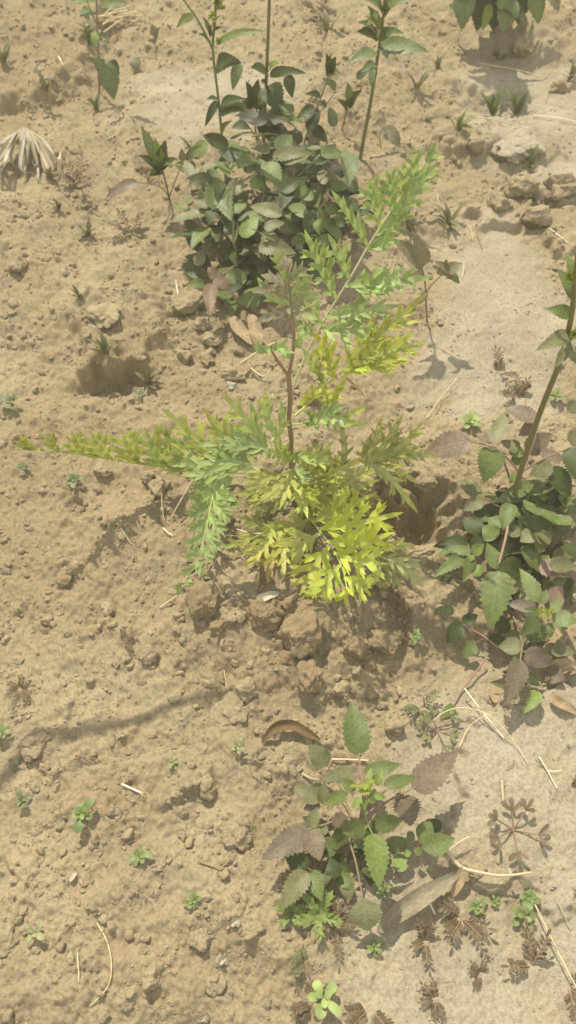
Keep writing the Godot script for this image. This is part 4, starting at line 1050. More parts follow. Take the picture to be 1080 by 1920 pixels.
	# feathery reddish brown weeds
	g = "reddish brown feathery weeds"
	for r in [["reddish feathery weed above the green shoot, left field", 150, 350, 84, "red_dust", 2, 0.3], ["dark upright feathery weed left of the clump, near the pale clod", 246, 440, 74, "red_dust", 2, 0.9], ["red feathery weed on the pale path, left of the right weed's upper leaf", 936, 700, 66, "red_dark", 2, 0.4], ["reddish spray directly above the right weed's purple leaves", 968, 745, 62, "red_dust", 2, 1.1],
			["red-stalked weed with spread leaf tufts on the pale crust", 962, 1556, 112, "red_dark", 4, 0.4], ["dark feathery weed below the tan dry leaf", 866, 1722, 92, "red_dark", 2, 0.2], ["small dark feathery weed left of the long leaning straw, bottom right", 902, 1828, 46, "red_dark", 3, 1.5], ["large dark feathery weed beside the long leaning straw, bottom right", 998, 1812, 100, "red_dark", 2, 0.7],
			["single feather-shaped dark sprig flat on the crust, bottom", 816, 1874, 52, "red_dark", 3, 0.8], ["brown broad feathery weed at the bottom edge, right of the oval seedling", 692, 1892, 96, "red_dark", 2, 0.1], ["dark feathery weed under the large smooth oval leaves, bottom edge", 586, 1884, 70, "red_dark", 3, 0.4], ["reddish dry sprig in the sapling's shade, right of the clods", 758, 1140, 70, "red_dust", 2, 1.4],
			["dark feathery weed below the pointed dry grey leaf", 796, 1766, 68, "red_dark", 2, 0.5], ["dull feathery weed beside the light green lacy one, under the front weed", 634, 1736, 72, "red_dark", 3, 1.2], ["purple spray at the bottom right corner", 1066, 1850, 84, "red_dust", 2, 0.4], ["brown feathery weed growing in the crack of the upper right blocks", 1008, 372, 84, "red_dark", 2, 1.0],
			["small fan of brown leaf at the left, above a clod", 232, 1206, 42, "red_dark", 3, 2.5], ["dark spiky sprig under the right weed, beside the pale arched stalk", 948, 1336, 38, "red_dark", 3, 0.4], ["faint brown sprig at the left edge, in the twig's shade", 38, 1292, 44, "red_dust", 3, 0.2], ["dried spray right of the sapling's big yellow leaf, on the shaded clod", 720, 1116, 56, "red_dust", 3, 0.6],
			["greyish feathery weed at the right edge above the crust", 1074, 1480, 50, "red_dust", 2, 2.6], ["brown feathery sprig among the soil behind the yellow leaf", 768, 590, 40, "red_dust", 2, 0.2], ["brown twiggy weed left of the young purple-leaved weed", 268, 330, 58, "red_dust", 2, 0.2], ["dull brown weed behind the tall middle stalk at the top", 600, 30, 74, "red_dust", 2, 0.5]]:
		seedling("feathery_weed", r[0], g, r[1], r[2], r[3], r[4], r[5], r[6])
	g = "soft lobed light green weeds"
	seedling("lacy_weed", "light green lacy weed below the front weed's left leaves", g, 596, 1716, 84, "weed_bright", 5, 0.3)
	seedling("lacy_weed", "small light green lacy weed touching the front weed's lowest left leaf", g, 546, 1712, 56, "weed_bright", 5, 1.0)
	seedling("lacy_weed", "lacy sprig at the right of the front weed's lacy one, near its lower leaf", g, 602, 1682, 48, "weed_bright", 5, 2.0)
	g = "small grey green weeds by the front weed"
	seedling("feathery_weed", "grey green leafy weed above the front weed's big purple leaf", g, 820, 1372, 92, "weed_grey", 4, 0.3)
	seedling("feathery_weed", "narrow-leaved sprig above the grey green leafy weed", g, 788, 1326, 68, "weed_grey", 2, 0.9)
	seedling("feathery_weed", "withered curled stalk weed above the oval seedling, bottom", g, 572, 1808, 52, "weed_grey", 2, 1.5)


# ---------- clods, straw, dry leaves ----------
func make_clods() -> void:
	var g := "lumps of dry earth"
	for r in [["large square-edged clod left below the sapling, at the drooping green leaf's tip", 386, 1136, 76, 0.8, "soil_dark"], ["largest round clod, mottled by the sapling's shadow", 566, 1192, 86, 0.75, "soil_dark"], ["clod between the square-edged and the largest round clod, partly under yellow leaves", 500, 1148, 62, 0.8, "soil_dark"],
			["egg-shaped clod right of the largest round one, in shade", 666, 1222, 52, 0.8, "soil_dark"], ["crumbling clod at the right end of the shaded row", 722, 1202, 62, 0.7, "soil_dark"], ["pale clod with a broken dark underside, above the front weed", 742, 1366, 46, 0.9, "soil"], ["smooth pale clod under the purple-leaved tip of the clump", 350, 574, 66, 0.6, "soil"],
			["rounded clod below the pale smooth one, first of the heap", 376, 610, 34, 0.8, "soil"], ["knobbly clod in the middle of the heap left of the dry root", 398, 640, 44, 0.8, "soil"], ["clod at the left of the heap, beside the sloping rim", 346, 668, 38, 0.7, "soil"], ["lower knobbly clod of the heap", 388, 680, 38, 0.8, "soil"], ["wide clod right of the heap, under a dry root", 436, 704, 52, 0.7, "soil"],
			["small whitish stone tucked under the wide clod", 436, 726, 26, 0.8, "stone"], ["clod under the long left leaf, right of the two dusty seedlings", 192, 884, 38, 0.8, "soil"], ["pale rounded clod beside the stick below the long left leaf", 298, 914, 46, 0.8, "soil"], ["small flat clod above the one beside the stick", 276, 894, 30, 0.7, "soil"], ["grey lump resting on open soil below the soft upper shadow band", 282, 1230, 46, 0.8, "soil"],
			["single oval pebble-like clod on open soil", 206, 1142, 30, 0.8, "soil_pale"], ["lens-shaped clod left of the flat wide one", 328, 1310, 32, 0.6, "soil"], ["flat wide clod crossed by the lower shadow band", 436, 1330, 74, 0.5, "soil"], ["cap-shaped clod just above the flat wide one", 466, 1292, 46, 0.7, "soil"], ["upright clod at the upper left, on smooth soil", 36, 500, 38, 0.9, "soil"],
			["little clod below the upright one at the left", 26, 574, 28, 0.7, "soil"], ["broad low clod at the left edge with a dark side", 68, 1392, 66, 0.5, "soil"], ["crumbly rounded clod with a shadowed hollow, left of the curled brown leaf's weed", 390, 1478, 44, 0.8, "soil"], ["flat clod above the small twig", 450, 1568, 60, 0.6, "soil"], ["clod with a sharp shadowed edge near the bottom", 284, 1834, 58, 0.6, "soil"],
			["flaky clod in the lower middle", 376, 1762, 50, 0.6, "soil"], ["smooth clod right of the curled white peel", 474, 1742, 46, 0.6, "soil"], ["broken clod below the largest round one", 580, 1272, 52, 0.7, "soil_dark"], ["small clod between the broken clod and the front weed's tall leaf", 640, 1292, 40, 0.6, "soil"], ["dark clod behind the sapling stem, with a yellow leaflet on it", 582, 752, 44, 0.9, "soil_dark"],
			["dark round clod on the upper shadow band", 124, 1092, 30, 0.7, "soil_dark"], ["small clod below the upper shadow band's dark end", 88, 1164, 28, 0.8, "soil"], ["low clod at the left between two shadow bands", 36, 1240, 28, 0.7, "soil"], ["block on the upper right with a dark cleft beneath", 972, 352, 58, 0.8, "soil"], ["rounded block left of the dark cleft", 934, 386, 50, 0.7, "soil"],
			["knobbly block at the right edge of the upper cracks", 1060, 356, 70, 0.8, "soil"], ["low block below the cleft, upper right", 1010, 408, 56, 0.7, "soil"], ["narrow clod at the edge of the pale upper block", 888, 272, 34, 0.8, "soil"], ["soft-edged lump by the straw loop, upper right", 1046, 168, 44, 0.7, "soil"], ["lump above the shadowed hollow at the top right", 980, 88, 54, 0.7, "soil"],
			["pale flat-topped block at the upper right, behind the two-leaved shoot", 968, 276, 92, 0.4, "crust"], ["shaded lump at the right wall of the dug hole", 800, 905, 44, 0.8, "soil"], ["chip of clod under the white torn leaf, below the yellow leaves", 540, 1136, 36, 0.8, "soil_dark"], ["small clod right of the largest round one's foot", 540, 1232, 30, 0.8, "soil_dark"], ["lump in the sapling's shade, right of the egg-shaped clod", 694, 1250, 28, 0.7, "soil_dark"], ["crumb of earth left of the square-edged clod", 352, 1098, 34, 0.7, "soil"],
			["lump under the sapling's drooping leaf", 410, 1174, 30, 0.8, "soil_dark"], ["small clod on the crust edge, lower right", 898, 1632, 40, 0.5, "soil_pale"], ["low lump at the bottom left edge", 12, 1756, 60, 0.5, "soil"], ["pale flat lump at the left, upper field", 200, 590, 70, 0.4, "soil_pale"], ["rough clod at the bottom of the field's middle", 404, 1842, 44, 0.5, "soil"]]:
		var px: float = r[3]
		var p := spot(r[1], r[2])
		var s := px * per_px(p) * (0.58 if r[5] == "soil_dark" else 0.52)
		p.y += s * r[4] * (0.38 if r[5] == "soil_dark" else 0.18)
		var m := MB.new()
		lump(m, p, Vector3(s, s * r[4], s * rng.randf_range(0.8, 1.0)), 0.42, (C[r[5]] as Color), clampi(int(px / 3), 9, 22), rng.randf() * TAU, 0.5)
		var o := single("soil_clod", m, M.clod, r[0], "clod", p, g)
		o.mesh = weld_normals(o.mesh)


func make_small_clods() -> void:
	var kinds := []
	for k in 6:
		var m := MB.new()
		lump(m, Vector3.ZERO, Vector3(1, rng.randf_range(0.5, 0.75), rng.randf_range(0.7, 1)), 0.45, (C.soil as Color) * rng.randf_range(0.95, 1.06), 7, 0.0, 0.42)
		kinds.append(weld_normals(m.mesh(Vector3.ZERO, M.clod)))
	var used := {}
	var marks := [[386, 1136, "the square-edged clod"], [566, 1192, "the largest round clod"], [666, 1222, "the egg-shaped clod"], [722, 1202, "the crumbling shaded clod"], [742, 1366, "the clod with broken underside"], [350, 574, "the pale smooth clod"], [398, 640, "the knobbly heap clod"], [436, 704, "the wide heap clod"],
		[192, 884, "the clod under the long leaf"], [298, 914, "the clod beside the stick"], [282, 1230, "the grey open-soil lump"], [206, 1142, "the pebble-like clod"], [328, 1310, "the lens-shaped clod"], [436, 1330, "the flat wide clod"], [36, 500, "the upright upper-left clod"], [68, 1392, "the broad left-edge clod"], [390, 1478, "the hollow-sided clod"],
		[450, 1568, "the clod above the twig"], [284, 1834, "the sharp-shadowed bottom clod"], [376, 1762, "the flaky clod"], [474, 1742, "the clod by the white peel"], [158, 1530, "the largest lower-left seedling"], [264, 1610, "the pale-leaved seedling"], [142, 907, "the seedling with pale speck"], [24, 762, "the left-edge dark seedling"], [326, 1434, "the seedling above the rooted straw"],
		[68, 1750, "the crinkled seedling"], [362, 1692, "the tiny bright seedling"], [446, 1404, "the wilted seedling"], [606, 1872, "the oval-leaved seedling"], [200, 662, "the dark cavity"], [166, 440, "the low green shoot"], [110, 390, "the pale dull shoot"], [150, 556, "the small bluish shoot"], [44, 290, "the bleached dry bundle"], [246, 460, "the feathery weed by the clump"],
		[190, 1800, "the bowed straw"], [246, 1478, "the white rooted straw"], [124, 1092, "the clod on the upper shadow band"], [210, 1400, "the lower shadow band's middle"], [972, 352, "the cleft block"], [1060, 356, "the right-edge block"], [1010, 408, "the low cleft block"], [772, 960, "the dug hole"], [758, 1140, "the reddish shaded sprig"], [545, 1375, "the curled brown leaf"], [790, 1330, "the narrow-leaved sprig"], [560, 1700, "the lacy weed"]]
	var n := 0
	var tries := 0
	while n < 150 and tries < 6000:
		tries += 1
		var px := rng.randf_range(-10, 1090)
		var py := rng.randf_range(240, 1915)
		var p := spot(px, py)
		var k := crusty(p.x, p.z)
		if k > 0.45: continue
		# thicker round the sapling's foot and in the heap behind it
		var near := maxf(exp(-pow((px - 560) / 230, 2) - pow((py - 1190) / 110, 2)), maxf(exp(-pow((px - 400) / 80, 2) - pow((py - 660) / 60, 2)), 0.7 * exp(-pow((px - 970) / 120, 2) - pow((py - 360) / 80, 2))))
		if rng.randf() > 0.22 + near: continue
		var best := []
		for l in marks:
			var d := Vector2(px - l[0], (py - l[1]) * 1.15)
			if best.is_empty() or d.length() < best[0]: best = [d.length(), d.angle(), l[2]]
		if best[0] > 175 or best[0] < 18: continue
		var where: String = ["right of", "below and right of", "below", "below and left of", "left of", "above and left of", "above", "above and right of"][posmod(roundi(best[1] / (PI / 4)), 8)]
		var label := "small earth lump %s%s %s" % ["close " if best[0] < 60 else "some way ", where, best[2]]
		if used.has(label): continue
		used[label] = true
		var s := rng.randf_range(0.0065, 0.0105) * (1.0 + 0.5 * near)
		var o := MeshInstance3D.new()
		o.name = numbered("small_clod")
		o.mesh = kinds[n % 6]
		add_child(o)
		o.transform = Transform3D(Basis.from_euler(Vector3(rng.randf_range(-0.3, 0.3), rng.randf() * TAU, rng.randf_range(-0.3, 0.3))).scaled(Vector3.ONE * s), p + Vector3(0, s * rng.randf_range(-0.1, 0.3), 0))
		tag(o, label, "clod", "small lumps of earth on the loose soil")
		n += 1


func make_crumbs() -> void:
	for kind in 3:
		var m := MB.new()
		lump(m, Vector3.ZERO, Vector3(1, [0.75, 0.55, 0.85][kind], 0.85), 0.5, Color.WHITE, 5, 0.0, 0.42)
		var mm := MultiMesh.new()
		mm.transform_format = MultiMesh.TRANSFORM_3D
		mm.use_colors = true
		mm.mesh = weld_normals(m.mesh(Vector3.ZERO, M.clod))
		var ts := []
		var cs := []
		var n := 15000
		while ts.size() < n:
			var z := -lerpf(-0.15, 2.7, pow(rng.randf(), 0.85))
			var x := rng.randf_range(-1, 1) * (0.68 + 0.3 * maxf(0, -z))
			var k := crusty(x, z)
			var den := (1.0 - 0.82 * k) * clampf(0.55 + n_warp.get_noise_2d(x * 0.6, z * 0.6) * 1.4, 0.08, 1)
			if rng.randf() > den: continue
			var s := minf(0.0012 * pow(1.0 - rng.randf(), -0.50), 0.0095)
			if k > 0.5: s = minf(s, 0.004)
			var b := Basis.from_euler(Vector3(rng.randf_range(-0.4, 0.4), rng.randf() * TAU, rng.randf_range(-0.4, 0.4))).scaled(Vector3.ONE * s)
			ts.append(Transform3D(b, Vector3(x, height(x, z) + s * rng.randf_range(-0.35, 0.3), z)))
			cs.append((C.soil as Color).lerp(C.crust, k * 0.7 + rng.randf() * 0.15) * rng.randf_range(0.84, 1.16))
		mm.instance_count = n
		for i in n:
			mm.set_instance_transform(i, ts[i])
			mm.set_instance_color(i, cs[i])
		var o := MultiMeshInstance3D.new()
		o.name = numbered("soil_crumbs")
		o.multimesh = mm
		add_child(o)
		tag(o, ["small loose crumbs of earth strewn over the field", "flat flakes of earth strewn over the field", "rounded grains of earth strewn over the field"][kind], "soil crumbs", "crumbs of loose earth", "stuff")
	# chaff
	var m := MB.new()
	for k in 420:
		var z := -rng.randf_range(-0.1, 2.6)
		var x := rng.randf_range(-1, 1) * (0.5 + 0.24 * maxf(0, -z))
		var a := rng.randf() * PI
		var l := rng.randf_range(0.002, 0.009) * (2.4 if rng.randf() < 0.2 else 1.0)
		var p := Vector3(x, height(x, z) + 0.0012, z)
		tube(m, [p, p + Vector3(cos(a) * l, rng.randf_range(-0.0005, 0.0015), sin(a) * l)], rng.randf_range(0.0003, 0.0007), 0.0003, jig(C.straw, 0.25), jig(C.straw, 0.25), 4)
	var o := single("chaff", m, M.straw, "tiny pale bits of chaff scattered over the soil", "chaff", Vector3.ZERO)
	o.set_meta("kind", "stuff")
	# fine cast-off roots and stem ends, darker
	m = MB.new()
	for k in 260:
		var z := -rng.randf_range(-0.1, 2.4)
		var x := rng.randf_range(-1, 1) * (0.5 + 0.24 * maxf(0, -z))
		var a := rng.randf() * TAU
		var p := Vector3(x, height(x, z) + 0.0015, z)
		var q := p + Vector3(cos(a), 0, sin(a)) * rng.randf_range(0.008, 0.03)
		q.y = height(q.x, q.z) + 0.001
		var mid := (p + q) / 2 + Vector3(rng.randfn(), 0, rng.randfn()) * 0.003
		mid.y = maxf(mid.y, height(mid.x, mid.z) + 0.001)
		tube(m, smooth([p, mid, q], 3), 0.0004, 0.0002, jig(C.twig, 0.3), jig(C.twig, 0.3), 4)
	o = single("rootlets", m, M.straw, "thin brown rootlets scattered over the soil", "rootlets", Vector3.ZERO)
	o.set_meta("kind", "stuff")


func strip(m: MB, px: Array, w: float, k: Color, roll := 0.5) -> void:
	# a dry leaf or flat straw through x, y, height points
	var p := []
	for i in range(0, px.size(), 3): p.append(spot(px[i], px[i + 1], px[i + 2]))
	p = smooth(p, 5)
	var n := p.size()
	var first := m.v.size()
	for i in n:
		var t := float(i) / (n - 1)
		var d: Vector3 = p[mini(i + 1, n - 1)] - p[maxi(i - 1, 0)]
		var s := d.cross(Vector3.UP).normalized()
		var hw := w * 0.5 * pow(maxf(0.02, sin(PI * clampf(t * 0.93 + 0.05, 0, 1))), 0.7)
		for j in 5:
			var u := -1.0 + 0.5 * j
			m.put(p[i] + s * u * hw + Vector3(0, hw * roll * u * u + sin(t * 11 + u) * hw * 0.2, 0), Vector2(0.5 + 0.48 * u, t), jig(k, 0.04))
	m.grid(first, n, 5)


func make_litter() -> void:
	var g := "dry straws lying on the soil"
	for r in [["white straw lying at the right edge, upper field", [1000, 216, 0.004, 1040, 220, 0.006, 1090, 230, 0.006], 1.3, "straw_white"], ["long pale stalk under the top right weed", [898, 118, 0.004, 930, 124, 0.005, 965, 130, 0.004, 1012, 142, 0.004], 1.3, "straw"], ["grey stalk lying over the pale upper block", [888, 221, 0.012, 925, 224, 0.024, 984, 240, 0.036], 1.5, "straw_grey"],
			["loop of thin straw at the upper right edge", [1090, 135, 0.02, 1050, 150, 0.015, 1024, 176, 0.01, 1034, 192, 0.008, 1090, 202, 0.01], 0.9, "straw"], ["thin straw slanting on the pale path right of the yellow leaf", [800, 784, 0.004, 826, 746, 0.01, 856, 710, 0.012], 0.9, "straw"], ["white stalk pointing down to the crust under the right weed", [871, 1291, 0.02, 905, 1335, 0.014, 945, 1384, 0.006], 1.3, "straw_white"],
			["pale stalk arched in a long bow above the crust", [806, 1356, 0.008, 840, 1332, 0.02, 880, 1328, 0.025, 925, 1346, 0.022, 965, 1392, 0.01, 990, 1432, 0.004], 0.9, "straw"], ["second thin bow of straw, inside the long one", [862, 1400, 0.006, 880, 1362, 0.016, 912, 1340, 0.012], 0.8, "straw"], ["straight thin straw leaning in the bottom right corner", [1003, 1696, 0.015, 1040, 1772, 0.02, 1086, 1862, 0.016], 1.3, "straw"],
			["short thick pale stub standing on the crust", [941, 1460, 0.006, 942, 1480, 0.005, 944, 1502, 0.004], 3.0, "straw_grey"], ["thin bent stalk at the right edge below the crust lip", [1042, 1682, 0.012, 1056, 1712, 0.006, 1070, 1744, 0.003], 0.9, "straw_grey"], ["curved straw forming a bow on the bottom left soil", [181, 1730, 0.003, 200, 1764, 0.004, 209, 1806, 0.004, 202, 1850, 0.003, 169, 1886, 0.003], 1.0, "straw"],
			["short straight straw left of the bow", [145, 1786, 0.002, 147, 1812, 0.003, 148, 1842, 0.002], 1.0, "straw"], ["white straw with hair roots at its end, lower left", [228, 1470, 0.004, 246, 1478, 0.005, 264, 1486, 0.004], 1.8, "straw_white"], ["short split straw just under the sapling's olive leaf", [444, 992, 0.03, 465, 998, 0.03, 488, 1001, 0.025], 0.9, "straw_white"], ["thin straw crossing it at the olive leaf", [425, 1004, 0.03, 455, 1004, 0.03, 490, 999, 0.03], 0.9, "straw"],
			["small white stalk end beside the stick's lower end", [306, 990, 0.006, 314, 998, 0.006, 324, 1004, 0.004], 1.2, "straw_white"], ["pale straw tip below the drooping leaf's end", [300, 1138, 0.004, 316, 1128, 0.008, 332, 1116, 0.012], 1.6, "straw"], ["short tan straw on the cavity's dark floor", [136, 710, 0.003, 158, 706, 0.004, 178, 702, 0.004], 1.0, "straw"], ["straw standing up beside the grey shoot, upper right", [820, 362, 0.03, 822, 378, 0.02, 830, 400, 0.004], 1.3, "straw"],
			["short straw on the pale ground above the purple dusty weed", [868, 484, 0.02, 870, 496, 0.012, 866, 520, 0.004], 0.8, "straw_white"], ["twin short straws left of the cracks, upper right", [881, 424, 0.004, 884, 436, 0.004, 888, 452, 0.003], 1.2, "straw"], ["brown stub beside the twin short straws", [892, 432, 0.004, 898, 448, 0.004, 904, 466, 0.003], 1.4, "twig"], ["pale splinter lying by the block at the right edge", [1030, 428, 0.004, 1046, 440, 0.004, 1064, 454, 0.004], 1.3, "straw_white"],
			["short straw above the pale upper path, beside the tall leaf", [780, 276, 0.006, 794, 270, 0.006, 806, 264, 0.006], 1.6, "straw_grey"], ["tiny straw standing in the soil left of the dusty weed's shadow", [110, 106, 0.003, 114, 114, 0.003, 118, 122, 0.003], 2.2, "straw_white"], ["thin straw lying at the far left, upper field", [0, 358, 0.003, 30, 380, 0.003, 60, 396, 0.003], 0.8, "straw"], ["fine straw left of the clod heap", [198, 1098, 0.003, 226, 990, 0.004, 246, 1020, 0.003].slice(3, 9), 1.0, "straw_grey"],
			["upright hair-thin straw under the flat wide clod", [420, 1256, 0.003, 424, 1280, 0.004, 428, 1306, 0.003], 0.7, "straw"], ["white splinter stuck in soil beside the pale smooth clod", [330, 524, 0.02, 332, 540, 0.01, 334, 552, 0.003], 1.8, "straw_white"], ["short pale straw hanging under the dry grey leaf", [798, 1676, 0.02, 806, 1694, 0.014, 816, 1714, 0.006], 1.8, "straw_white"], ["thin straw propped on the smooth green plant", [842, 1594, 0.01, 860, 1580, 0.018, 880, 1568, 0.02], 1.2, "straw"],
			["straw lying under the front weed's top leaf", [622, 1424, 0.004, 650, 1424, 0.006, 690, 1426, 0.006], 1.6, "straw"], ["pale rod left below the front weed's upper leaves", [566, 1450, 0.006, 580, 1458, 0.006, 600, 1464, 0.006], 2.0, "straw_grey"], ["bent grass stalk on the soil, top left field", [130, 175, 0.01, 130, 178, 0.004, 170, 178, 0.003].slice(3, 9), 1.0, "twig"]]:
		var p := []
		for i in range(0, r[1].size(), 3): p.append(spot(r[1][i], r[1][i + 1], r[1][i + 2]))
		var m := MB.new()
		tube(m, smooth(p, 5), r[2] * 0.001, r[2] * 0.0007, jig(C[r[3]], 0.06), jig(C[r[3]], 0.06), 6)
		if r[0].begins_with("white straw with hair"):
			for k in 7:
				var q: Vector3 = p[-1]
				var a := rng.randf_range(-0.3, 2.2)
				tube(m, smooth([q, q + Vector3(cos(a), 0.1, sin(a)) * 0.008, q + Vector3(cos(a + 0.5), 0, sin(a + 0.5)) * rng.randf_range(0.012, 0.022)], 3), 0.0004, 0.0002, C.straw, C.straw, 4)
		single("dry_straw", m, M.straw, r[0], "straw", p[0], g)
	g = "dead sticks on the soil"
	for r in [["knobbly pale stick propped under the long left leaf", [368, 892, 0.05, 352, 916, 0.035, 336, 944, 0.02, 322, 968, 0.006], 2.2, "straw_grey", []], ["grey twig lying across the crust's edge, lower right", [838, 1594, 0.012, 862, 1624, 0.014, 900, 1636, 0.018, 945, 1642, 0.02, 996, 1636, 0.016], 3.0, "straw_grey", [958, 1640, 0.018, 956, 1632, 0.02, 954, 1628, 0.02]],
			["small forked twig left of the purple leaf's tip", [372, 1614, 0.004, 405, 1626, 0.006, 436, 1630, 0.006], 1.6, "twig", [414, 1628, 0.006, 430, 1612, 0.008, 442, 1596, 0.006]], ["dry root bent over the wide clod", [450, 682, 0.02, 480, 662, 0.03, 504, 648, 0.035, 520, 640, 0.04], 2.6, "straw_grey", [470, 690, 0.01, 494, 706, 0.01, 508, 690, 0.02]],
			["slim leaning stick left of the drooping green leaf", [303, 926, 0.03, 304, 950, 0.02, 308, 976, 0.006], 1.2, "straw_grey", []], ["thin dark rootlet trailing over the lower left soil", [140, 1415, 0.003, 165, 1420, 0.004, 200, 1428, 0.003], 0.9, "twig", [150, 1417, 0.003, 140, 1428, 0.003, 128, 1432, 0.002]], ["bleached twig bits on the crust, right edge", [1010, 1418, 0.004, 1026, 1444, 0.006, 1044, 1478, 0.004], 1.0, "straw_white", [1024, 1444, 0.005, 1040, 1446, 0.006, 1054, 1444, 0.005]]]:
		var p := []
		for i in range(0, r[1].size(), 3): p.append(spot(r[1][i], r[1][i + 1], r[1][i + 2]))
		var m := MB.new()
		tube(m, smooth(p, 4), r[2] * 0.001, r[2] * 0.0006, C[r[3]], jig(C[r[3]], 0.1), 7)
		if r[4]:
			var q := []
			for i in range(0, r[4].size(), 3): q.append(spot(r[4][i], r[4][i + 1], r[4][i + 2]))
			tube(m, smooth(q, 4), r[2] * 0.0008, r[2] * 0.0004, C[r[3]], C[r[3]], 6)
		single("dry_twig", m, M.straw, r[0], "twig", p[0], g)
	g = "withered leaves on the soil"
	for r in [["curled dark brown dead leaf left above the front weed", [492, 1394, 0.004, 515, 1368, 0.012, 545, 1362, 0.014, 575, 1376, 0.010, 600, 1388, 0.006], 0.017, "dead_brown", 0.9], ["long grey dried leaf reaching right below the front weed", [710, 1746, 0.004, 740, 1718, 0.010, 780, 1690, 0.022, 820, 1664, 0.024, 862, 1636, 0.014], 0.026, "dead_grey", 0.6], ["tan dried leaf hanging from the grey twig", [872, 1626, 0.022, 862, 1648, 0.02, 848, 1682, 0.006], 0.016, "dead_tan", 0.5],
			["broad tan dry leaf under the clump, beside the sapling's young leaves", [432, 592, 0.02, 452, 622, 0.02, 478, 646, 0.012], 0.028, "dead_tan", 0.3], ["second tan dry leaf standing right of the broad one", [470, 590, 0.04, 480, 622, 0.028, 486, 652, 0.012], 0.028, "dead_tan", 0.3], ["narrow brown dead leaf slanting out of the clump", [438, 556, 0.04, 462, 578, 0.03, 492, 606, 0.016], 0.012, "dead_brown", 0.5], ["curled grey white leaf under the sapling's yellow leaves", [476, 1128, 0.012, 496, 1122, 0.018, 524, 1112, 0.012], 0.016, "dead_white", 0.8],
			["brown crisp leaf right of the sapling's shadow", [760, 1176, 0.01, 752, 1150, 0.02, 758, 1120, 0.02], 0.010, "dead_brown", 0.6], ["pale chip of bark under the right weed's purple leaf", [924, 1286, 0.004, 926, 1302, 0.005, 930, 1318, 0.003], 0.016, "dead_tan", 0.2], ["bleached crumpled leaf at the right edge below the pink leaf", [1030, 1262, 0.012, 1050, 1252, 0.014, 1082, 1250, 0.01], 0.026, "dead_tan", 0.7], ["broken dry leaf under the right weed near the crust", [1030, 1306, 0.01, 1050, 1320, 0.012, 1082, 1336, 0.006], 0.018, "dead_tan", 0.6],
			["small curled white peel on the lower soil", [432, 1736, 0.003, 442, 1728, 0.007, 448, 1738, 0.003], 0.010, "dead_white", 1.2], ["curled white peel below the first one", [410, 1808, 0.003, 420, 1800, 0.007, 428, 1808, 0.003], 0.010, "dead_white", 1.2], ["ragged whitish peel at the bottom edge", [372, 1914, 0.003, 382, 1908, 0.006, 392, 1916, 0.003], 0.009, "dead_white", 1.2], ["pale papery scrap on the left lower soil", [130, 1652, 0.003, 136, 1644, 0.005, 143, 1636, 0.003], 0.008, "dead_white", 0.6],
			["withered leaf bent round the sapling's yellow stalk", [640, 706, 0.12, 662, 722, 0.11, 684, 744, 0.08], 0.008, "dead_tan", 0.8], ["brown dry leaf tip low in front of the olive leaf", [490, 1062, 0.04, 492, 1090, 0.025, 484, 1122, 0.012], 0.010, "dead_brown", 0.8]]:
		var m := MB.new()
		strip(m, r[1], r[2], C[r[3]], r[4])
		single("dry_leaf", m, M.dead, r[0], "dry leaf", spot(r[1][0], r[1][1], r[1][2]), g)
	# the bleached tuft at the left
	var w := thing("dry_grass_bundle", "bleached bundle of dry blades fanned out like a broom, left edge", "dry grass", spot(44, 290))
	for k in 34:
		var m := MB.new()
		var a := lerpf(-72, 62, rng.randf())
		var x := 46 + a * 0.25
		strip(m, [x, 238 + absf(a) * 0.15, 0.03, x + a * 0.4, 262 + absf(a) * 0.1, 0.045, x + a * 0.8 + rng.randf_range(-9, 9), rng.randf_range(280, 322), rng.randf_range(0.015, 0.04), x + a * 0.95 + rng.randf_range(-16, 16), rng.randf_range(295, 348) - absf(a) * 0.35, 0.006], rng.randf_range(0.005, 0.012), jig(C.dead_white if k % 3 else C.straw_grey, 0.2), 0.6)
		part("blade", m, M.dead, w)
	w = thing("straw_pile", "heap of cut pale straws at the top, right of the thin stemmed weed", "straw pile", spot(222, 40))
	for k in 18:
		var m := MB.new()
		var a := rng.randf_range(-0.75, 0.15)
		var x := rng.randf_range(198, 240)
		var y := rng.randf_range(18, 48)
		var l := rng.randf_range(14, 34)
		var p := spot(x - cos(a) * l, y - sin(a) * l, rng.randf_range(0.004, 0.02))
		var q := spot(x + cos(a) * l, y + sin(a) * l, rng.randf_range(0.004, 0.02))
		tube(m, [p, (p + q) / 2 + Vector3(0, 0.003, 0), q], rng.randf_range(0.0015, 0.0035), 0.0015, jig(C.straw_grey, 0.2), jig(C.straw, 0.2), 6)
		part("straw", m, M.straw, w)
	for r in [[172, 46, "white torn petals lying at the foot of the top left weed"], [76, 136, "white flower scrap on the dark soil, top left"]]:
		var m := MB.new()
		var p := spot(r[0] - 12, r[1], 0.02)
		for k in 5:
			var a := rng.randf_range(-1.2, 1.6)
			blade(m, p, p + Vector3(cos(a), 0.5, sin(a)) * 0.024, Vector3(0, 0.6, 1), 0.01, 1, 0, 0.3, 0.1, C.dead_white, C.dead_white, 6, 3)
		single("torn_petal", m, M.dead, r[2], "petals", p)


